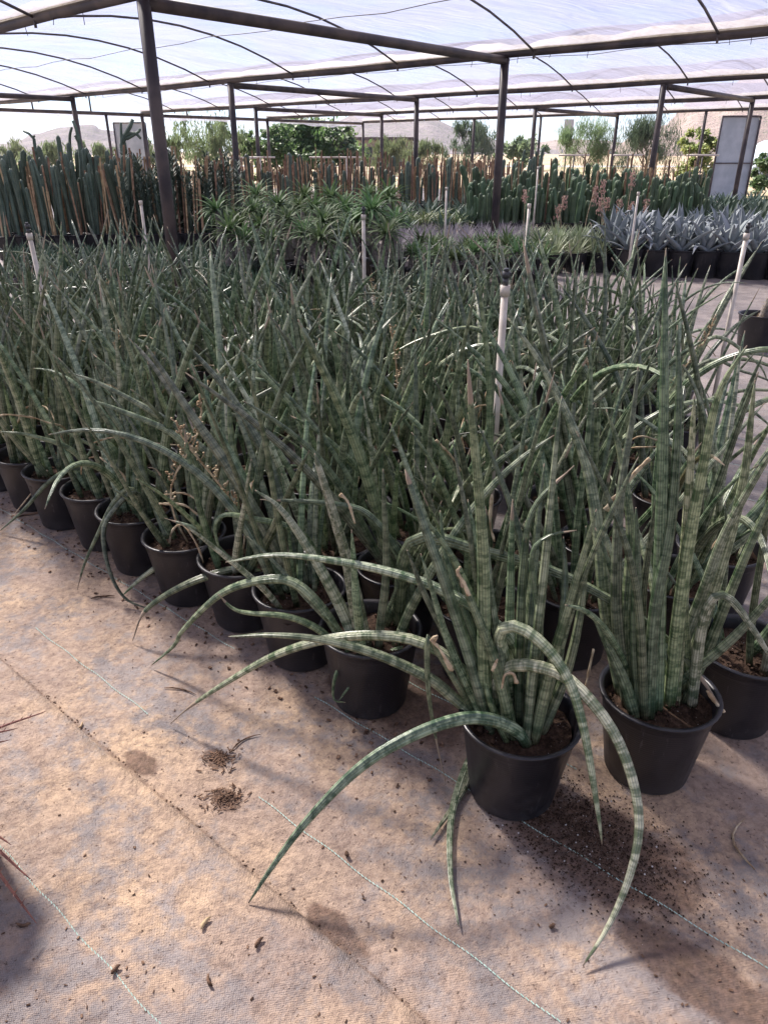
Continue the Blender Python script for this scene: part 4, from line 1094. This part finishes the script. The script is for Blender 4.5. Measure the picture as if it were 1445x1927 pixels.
# lone potted cactus at the right frame edge
q = at_z(1428, 665, 0)
e = empty('barrel_cactus', (q.x + .02, q.y + .16, .0065)); tag(e, 'spiny brown cactus leaning in a lone black pot on the path', 'cactus')
put('pot', POT_MID, e, scale=(1.1, 1.1, 1.1)); put('soil', SOIL_MID, e, scale=(1.1, 1.1, 1.1))
m_ = MB(); m_.tube(spline([(.03, 0, .2), (.06, 0, .32), (.11, 0, .46), (.16, 0, .56)], 14), [.055 * (1 - .2 * abs(i / 14 - .4)) * (1 if i < 13 else .5) for i in range(15)], 26, True, 0, None, lambda th: .9 + .12 * math.cos(th * 13))
m_.build('stem', M['trunk_grey'], e)
m_ = MB(); r_ = random.Random(4)
for k in range(420):
    f = r_.random(); a = r_.uniform(0, 6.28); c = Vector((.03 + .13 * f ** 1.3, 0, .2 + .36 * f)); d = Vector((math.cos(a), math.sin(a), r_.uniform(-.3, .5)))
    m_.tube([c + d * .05, c + d * .068], [.0016, .0004], 3, False)
m_.build('spines', M['dry_stem'], e)
# ================================================================== RISERS, TREES, FAR THINGS, LITTER
def riser(px_, py_, base=None, label='', nozzle=True, z=1.06, lean=(0, 0), r=.0125):
    q = at_z(px_, py_, z)
    e = empty('sprinkler_riser', (q.x - lean[0], q.y - lean[1], .0065)); tag(e, label, 'sprinkler riser', 'white sprinkler risers')
    top = Vector((lean[0], lean[1], z))
    MB().tube([(0, 0, 0), top], r, 14).build('pipe', M['pvc'], e)
    d = top.normalized()
    MB().tube([top - d * .004, top + d * .03], r * 1.32, 14).build('coupling', M['pvc'], e)
    if nozzle:
        m_ = MB(); m_.tube([top + d * .03, top + d * .055], r * .8, 10); m_.tube([top + d * .055, top + d * .075], r * 1.05, 10); m_.tube([top + d * .075, top + d * .085], r * .7, 8)
        m_.box(top + d * .066 + Vector((r * .9, 0, 0)), (.006, .005, .006)); m_.build('nozzle', M['black_plastic'], e)
riser(949, 558, label='white sprinkler riser with dark nozzle standing among the nearest snake plants')
riser(1402, 452, label='white riser with small nozzle standing where the snake plants meet the path')
riser(684, 414, label='white riser in front of the largest pachypodium')
riser(58, 452, label='leaning riser with taped dark top at the far left among leaf tips', lean=(-.03, 0))
riser(266, 386, label='bare thin riser before the leafy staked succulents', nozzle=False)
riser(995, 392, label='pale riser just right of the middle steel post', nozzle=False)
riser(840, 358, label='pale riser between grey tufts and striped agaves', nozzle=False)
riser(1200, 368, label='pale riser above the blue agaves', nozzle=False)
riser(1012, 318, label='far pale riser among green cactus clumps', nozzle=False, z=1.25)
# T-shaped stands beyond
for k, (x, y, Y) in enumerate(((1080, 292, 24), (1182, 292, 24.5), (1322, 292, 23), (455, 297, 24), (490, 296, 25), (610, 296, 25), (652, 296, 25))):
    q = at_y(x, y, Y); e = empty('pipe_stand', (q.x, q.y, 0)); tag(e, 'T-shaped pale pipe stand beyond the plants, %s from the right' % NTH[[2, 1, 0, 6, 5, 4, 3][k]], 'pipe stand', 'T-shaped pipe stands')
    MB().tube([(0, 0, 0), (0, 0, q.z)], .02, 8).build('pole', M['rod' if k < 3 else 'pvc'], e); MB().tube([(-.45, 0, q.z), (.45, 0, q.z)], .025, 8).build('crossbar', M['pvc'], e)

# trees
def tree(px_, py_top, px_w, Y, mt, label, seed, leafn=4200, leaf=.10, base_frac=.25, name='tree', wispy=0.0):
    r_ = random.Random(seed); q = at_y(px_, py_top, Y); H = q.z; Rr = px_w / FPX * Y * 1.08 / 2
    e = empty(name, (q.x, Y, 0)); tag(e, label, 'tree' if name == 'tree' else 'bush', 'trees beyond the shade house')
    m_ = MB(); tips = []
    def limb(p, d, L, rad, lvl):
        pts = [p.copy()]; dd = d.copy()
        for k in range(4):
            dd = (dd + Vector((r_.uniform(-.25, .25), r_.uniform(-.25, .25), r_.uniform(-.05, .2)))).normalized(); p = p + dd * L / 4; pts.append(p.copy())
            if lvl < 3 and k > 0:
                for _ in range(1 if lvl else 2):
                    a = r_.uniform(0, 6.28); nd = (dd * .6 + Vector((math.cos(a) * .9, math.sin(a) * .9, r_.uniform(.0, .5)))).normalized()
                    limb(p.copy(), nd, L * r_.uniform(.5, .75), rad * .5, lvl + 1)
        m_.tube(pts, [rad * (1 - .15 * k) for k in range(5)], 5 if lvl else 8, False)
        if lvl >= 1: tips.append(p.copy())
    limb(Vector((0, 0, 0)), Vector((0, 0, 1)), H * .5, H * .022, 0)
    m_.build('trunk', M['bark'], e)
    cm = MB(); ncl = max(18, leafn // 60)
    for c in range(ncl):
        if tips and r_.random() < .45: cc = r_.choice(tips) * 1.0
        else:
            a = r_.uniform(0, 6.28); zz = r_.random(); rad = Rr * math.sqrt(r_.random()) * math.sin(math.pi * (.12 + .80 * zz)) ** .7
            cc = Vector((math.cos(a) * rad, math.sin(a) * rad, H * (base_frac + (1 - base_frac) * zz)))
        cc.x = max(-Rr, min(Rr, cc.x)); cc.z = min(cc.z, H)
        cr = r_.uniform(.12, .28) * Rr * .8
        for k in range(leafn // ncl):
            d = Vector((r_.gauss(0, .5), r_.gauss(0, .5), r_.gauss(0, .45 + wispy))) * cr; p = cc + d
            if p.z < .1: continue
            a = Vector((r_.gauss(0, 1), r_.gauss(0, 1), r_.gauss(0, 1))).normalized(); b = a.orthogonal().normalized(); l_ = leaf * r_.uniform(.6, 1.3)
            if wispy: a = (a * .5 + Vector((0, 0, -1))).normalized(); b = a.orthogonal().normalized()
            wl = l_ * (.45 if not wispy else .16)
            i0 = cm.add(p - a * l_); i1 = cm.add(p + b * wl); i2 = cm.add(p + a * l_); i3 = cm.add(p - b * wl)
            cm.face([i0, i1, i2, i3], None, 0, False)
    cm.build('crown', M[mt], e)
tree(580, 232, 165, 46, 'tree_green', 'dense bright green tree behind the far stakes, widest of the trees', 1, 7000, .17, .22)
tree(512, 240, 70, 44, 'tree_green', 'green tree beside the widest tree, towards the left', 2, 3000, .16, .15)
tree(650, 240, 44, 45, 'tree_dark', 'dark narrow tree ending the green clump on its right side', 3, 2200, .16, .2)
tree(400, 228, 120, 40, 'tree_olive', 'light olive tree between the left steel post and the green clump', 4, 4200, .13, .05, wispy=.2)
tree(460, 246, 60, 42, 'tree_green', 'small light green tree low beside the olive one', 14, 2000, .13, .05)
tree(888, 232, 100, 62, 'tree_dark', 'round dusky desert tree left of the middle steel post', 5, 3600, .22, .1, wispy=.1)
tree(735, 262, 110, 55, 'tree_olive', 'low grey-green desert shrub beneath the hillside', 6, 2400, .2, .05, 'bush', .1)
tree(1118, 232, 115, 36, 'tree_olive', 'pale olive bush with thin upright twigs beneath the blue sky', 7, 5200, .11, .02, 'bush', .25)
tree(1235, 216, 130, 37, 'tree_dark', 'tall willowy grey-green tree by the right-hand posts', 8, 7000, .12, .05, wispy=.35)
tree(1320, 246, 70, 33, 'tree_yellow', 'bright yellow-green bush before the rocky slope', 9, 3600, .11, .02, 'bush')
tree(1440, 292, 60, 30, 'tree_green', 'green shrub at the right edge below the parked van', 10, 2000, .1, .0, 'bush')
tree(985, 262, 90, 70, 'tree_olive', 'far low scrub bush seen just right of the middle post', 11, 1800, .25, .0, 'bush')
tree(330, 238, 60, 43, 'tree_olive', 'thin pale tree hidden partly by the left steel post', 12, 2200, .13, .05, wispy=.3)
tree(795, 268, 90, 60, 'tree_olive', 'greyish scrub bush before the dark roofed house', 13, 1600, .22, .0, 'bush', .1)
for k, (x, y, w_, Y) in enumerate(((30, 272, 90, 60), (100, 276, 110, 55), (190, 270, 90, 58), (275, 268, 80, 56))):
    tree(x, y, w_, Y, 'tree_olive', 'low desert scrub behind the left cactus row, %s from the left edge' % NTH[k], 60 + k, 1500, .2, 0, 'bush', .1)

# house, sign, van, door panels
a, b = at_y(672, 283, 95), at_y(775, 283, 95); e = empty('low_house', ((a.x + b.x) / 2, 95, 0)); tag(e, 'low brown house with dark flat roof at the foot of the hill', 'house')
hw = (b.x - a.x) / 2
MB().box((0, 0, 1.3), (hw, 3, 1.3)).build('wall', M['house_wall'], e); MB().box((0, 0, 2.75), (hw + .4, 3.4, .16)).build('roof', M['house_roof'], e)
for f in (-.6, -.1, .45): MB().box((hw * f, -3.02, 1.4), (.5, .04, .5)).build('window', M['dark_glass'], e)
q = at_y(1070, 230, 48); e = empty('sign', (q.x, q.y, 0)); tag(e, 'plain grey roadside sign board on a pole against the sky', 'sign')
MB().tube([(0, 0, 0), (0, 0, q.z)], .05, 8).build('pole', M['rod'], e); zc = (at_y(1070, 228, 48).z + at_y(1070, 252, 48).z) / 2
MB().box((0, -.07, zc), (.27, .02, .42)).build('board', M['sign_grey'], e)
q = at_y(1424, 296, 44); e = empty('parked_van', (q.x, q.y, 0)); tag(e, 'pale blue-grey van parked at the right frame edge', 'van')
prof = [(0, .35), (0, 1.05), (.35, 1.2), (.75, 1.9), (1.1, 2.05), (4.6, 2.05), (4.75, 1.6), (4.75, .35)]
m_ = MB(); n = len(prof)
for y in (0, 1.9):
    for (x, z) in prof: m_.add((x, y, z))
m_.face(list(range(n)), None, 0, False); m_.face([n + i for i in range(n)][::-1], None, 0, False)
for i in range(n): m_.face([i, (i + 1) % n, n + (i + 1) % n, n + i][::-1], None, 0, False)
m_.build('body', M['van_paint'], e)
for x0, x1 in ((.85, 1.7), (1.85, 3.1), (3.25, 4.4)): MB().box(((x0 + x1) / 2, -.01, 1.6), ((x1 - x0) / 2, .02, .26)).build('window', M['dark_glass'], e)
for x in (.85, 3.9): MB().tube([(x, -.02, .34), (x, .2, .34)], .34, 18).build('wheel', M['black_plastic'], e)
def panel(px0, px1, ytop, ybot, Y, label, name):
    a, b = at_y(px0, ytop, Y), at_y(px1, ytop, Y); e = empty(name, (a.x, Y, 0)); tag(e, label, 'panel'); wd = b.x - a.x; H = a.z
    m_ = MB(); ids = []
    for i in range(15):
        x = wd * i / 14; ids.append([m_.add((x, .03 * mnoise.noise(Vector((x * 3, z * .2, 1))), H * z / 8)) for z in range(9)])
    for i in range(14):
        for z in range(8): m_.face([ids[i][z], ids[i + 1][z], ids[i + 1][z + 1], ids[i][z + 1]])
    m_.build('film', M['white_panel'], e)
    for x in (0, wd): MB().tube([(x, -.05, 0), (x, -.05, H)], .035, 8).build('post', M['rod'], e)
    MB().tube([(0, -.05, H), (wd, -.05, H)], .03, 8).build('rail', M['rod'], e); MB().tube([(0, -.05, H * .45), (wd, -.05, H * .45)], .02, 8).build('rail', M['rod'], e)
panel(1358, 1430, 219, 330, 27.5, 'hanging translucent plastic sheet in a frame beside the rocky slope', 'plastic_panel')
panel(214, 274, 231, 300, 36, 'pale translucent door panel in a frame behind the left cacti', 'door_panel')
# pale road strip
m_ = MB()
for x, y in ((-60, 92), (90, 86), (90, 91), (-60, 97)): m_.add((x, y, .004))
m_.face([0, 1, 2, 3]); tag(m_.build('road', M['sign_grey']), 'pale road strip beyond the scrub', 'road', kind='structure')

# red spiky plant whose leaf tips reach in at the left edge
e = empty('red_spiky_plant', (-1.02, 1.16, .0125)); tag(e, 'red-brown spiky leaves poking in from the left frame edge', 'spiky plant')
put('pot', POT_MID, e); put('soil', SOIL_MID, e)
rb = Vector((-1.02, 1.16, .0125))
for (tx, ty, tz, sag) in ((35, 1370, .30, .05), (88, 1338, .30, .04), (62, 1658, .16, .05), (70, 1738, .05, .10), (22, 1590, .22, .04), (20, 1392, .26, .04)):
    t = at_z(tx, ty, tz) - rb; b = Vector((0, 0, .24)); mid = b.lerp(t, .5) + Vector((0, 0, sag))
    P = spline([b, mid, t], 16); m_ = MB().tube(P, [.006 * (1 - i / 16) ** .6 + .0006 for i in range(17)], 8, True, 0, None, lambda th: 1 - .3 * (math.cos(th) > .6))
    for i in range(2, 15):
        for s_ in (-1, 1):
            m_.tube([P[i], P[i] + Vector((.004, s_ * .011, .003))], [.0016, .0003], 3, False)
    m_.build('leaf', M['red_leaf'], e)
for k in range(8):
    a = 2.0 + k * .45; t = Vector((math.cos(a) * .4, math.sin(a) * .4, .45 - .03 * k)); b = Vector((0, 0, .24))
    MB().tube(spline([b, b.lerp(t, .5) + Vector((0, 0, .06)), t], 10), [.0085 * (1 - i / 10) ** .6 + .0006 for i in range(11)], 7).build('leaf', M['red_leaf'], e)

# litter on the mat -----------------------------------------------------------
wr = random.Random(5)
def zmat(p): return .0135 if to_uv(p)[1] < SEAM - .01 else .0055
def chip(m_, p, l_, w_, h_, z):
    m_.box((p[0], p[1], z + h_), (l_, w_, h_), Matrix.Rotation(wr.uniform(0, 6.28), 3, 'Z') @ Matrix.Rotation(wr.uniform(-.35, .35), 3, 'Y') @ Matrix.Rotation(wr.uniform(-.5, .5), 3, 'X'))
m_ = MB()
for k in range(1100):                               # fine bark and grit scattered over the mat
    px_, py_ = wr.uniform(-60, 1500), 980 + 960 * wr.random() ** .8
    p = at_z(px_, py_, 0)
    if mnoise.noise(Vector((p.x * 2.2, p.y * 2.2, 4))) < -.08 and wr.random() < .8: continue
    l_ = wr.choice((.0008, .0011, .0011, .0015, .002, .0035)); chip(m_, p, l_, l_ * wr.uniform(.2, .7), l_ * .25, zmat(p))
for k in range(900):                                # denser along the pot row
    q = L0 + DR * wr.uniform(-1.2, 8) - SCOL * abs(wr.gauss(.10, .10)) + Vector((0, 0, 0)); l_ = wr.choice((.001, .0015, .002, .003, .006))
    chip(m_, q, l_, l_ * wr.uniform(.25, .8), l_ * .3, zmat(q))
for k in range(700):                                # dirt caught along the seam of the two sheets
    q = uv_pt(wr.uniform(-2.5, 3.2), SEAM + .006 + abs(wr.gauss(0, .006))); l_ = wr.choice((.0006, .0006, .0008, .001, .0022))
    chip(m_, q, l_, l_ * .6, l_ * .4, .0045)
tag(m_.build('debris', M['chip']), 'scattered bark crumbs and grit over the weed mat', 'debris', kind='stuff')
m_ = MB(); m2 = MB()
c0 = at_z(1130, 1590, 0)
for k in range(7000):                               # soil spilled beside the foremost pot
    a = wr.gauss(0, .13); b = wr.gauss(0, .075); p = c0 - UX * a + VX * b + Vector((-.03, .02, 0))
    s_ = wr.choice((.0008, .001, .0012, .0018, .003)); z = zmat(p) + .006 * math.exp(-(a / .12) ** 2 - (b / .07) ** 2)
    t = (m2 if wr.random() < .025 else m_); x, y = p.x, p.y; r0 = wr.uniform(0, 6)
    ids = [t.add((x + s_ * math.cos(r0 + q), y + s_ * math.sin(r0 + q), z)) for q in (0, 2.1, 4.2)] + [t.add((x, y, z + s_ * 1.3))]
    for f in ((0, 1, 3), (1, 2, 3), (2, 0, 3)): t.face([ids[i] for i in f], None, 0, False)
tag(m_.build('soil_spill', M['soil']), 'dark spilled potting soil beside the foremost pot', 'soil', kind='stuff')
simple('perlite', (.62, .58, .54), (.75, .72, .68), 30, .9, .1)
tag(m2.build('perlite', M['perlite']), 'white perlite grains in the spilled soil', 'perlite', kind='stuff')
# larger pieces
def piece(name, px_, py_, L, r_, label, mt='chip', curve=.3, rz=None):
    p = at_z(px_, py_, 0); z = zmat(p); a = wr.uniform(0, 6.28) if rz is None else rz; d = Vector((math.cos(a), math.sin(a), 0)); s_ = Vector((-d.y, d.x, 0))
    pts = [p + d * (L * (t - .5)) + s_ * (curve * L * math.sin(t * math.pi) * .5) + Vector((0, 0, z + r_ + .3 * r_ * math.sin(t * 9))) for t in (0, .2, .4, .6, .8, 1)]
    o = MB().tube([q - p for q in pts], [r_ * q for q in (.5, 1, .9, 1.05, .8, .3)], 6, True, 0, None, lambda th: .45 + .55 * abs(math.cos(th))).build(name, M[mt], None, loc=(p.x, p.y, 0))
    tag(o, label, name.replace('_', ' '), 'loose bits on the mat')
piece('wood_chip', 390, 1748, .030, .006, 'small tan wood chip on the sand between the stitched lines', 'bamboo')
piece('wood_chip', 490, 1785, .026, .006, 'dark curled bark chip right of the tan wood chip')
piece('wood_chip', 398, 1855, .028, .005, 'thin brown bark chip below the tan wood chip')
piece('wood_chip', 222, 1836, .022, .006, 'dark bark chip lying on the green stitched line')
piece('wood_chip', 48, 1748, .032, .005, 'flat brown bark chip near the red leaf tips')
piece('wood_chip', 152, 1370, .028, .004, 'pale chip beside the mat seam at the left', 'bamboo')
piece('dry_leaf', 1408, 1592, .15, .004, 'curled dry stem lying by the right frame edge', 'dry_stem', .5, 1.3)
piece('twig', 195, 1128, .085, .004, 'short brown twig before the pot row', 'chip', .2, .2)
piece('twig', 55, 975, .14, .005, 'crooked dry twig beside the leftmost pots', 'chip', .3, .5)
piece('twig', 465, 1400, .09, .003, 'thin twig above the dark soil patch', 'chip', .3, .7)
piece('twig', 340, 1305, .11, .003, 'thin shadowed twig near the drooping leaf tip', 'chip', .2, -.3)
piece('pebble', 653, 1614, .016, .007, 'round dark pebble on the green stitched line', 'chip', 0)
piece('pebble', 1037, 1749, .014, .006, 'reddish pebble left of the long striped leaf tip', 'chip', 0)
for k in range(2):                                  # two little heaps of bark mulch
    c = at_z(*((412, 1432), (425, 1505))[k], 0); m_ = MB()
    for i in range(150):
        p = c + Vector((wr.gauss(0, .022), wr.gauss(0, .018), 0)); l_ = wr.uniform(.0015, .008); chip(m_, p, l_, l_ * .18, l_ * .15, zmat(p) + wr.uniform(0, .004))
    tag(m_.build('mulch', M['chip']), ('upper', 'lower')[k] + ' small heap of bark mulch on the open mat', 'mulch', kind='stuff')

# ------------------------------------------------------------------ the desert air
g = G('haze_air'); pv = g.node('ShaderNodeVolumePrincipled'); pv.inputs['Color'].default_value = C(0.86, 0.90, 1.0); pv.inputs['Density'].default_value = 0.0003
pv.inputs['Anisotropy'].default_value = 0.2
o_ = g.node('ShaderNodeOutputMaterial'); g.link(pv.outputs[0], o_.inputs['Volume'])
hz = MB().box((0, 1720, 46.5), (3600, 1790, 48.5)).build('haze', g.m); tag(hz, 'thin pale haze over the desert', 'haze', kind='stuff')
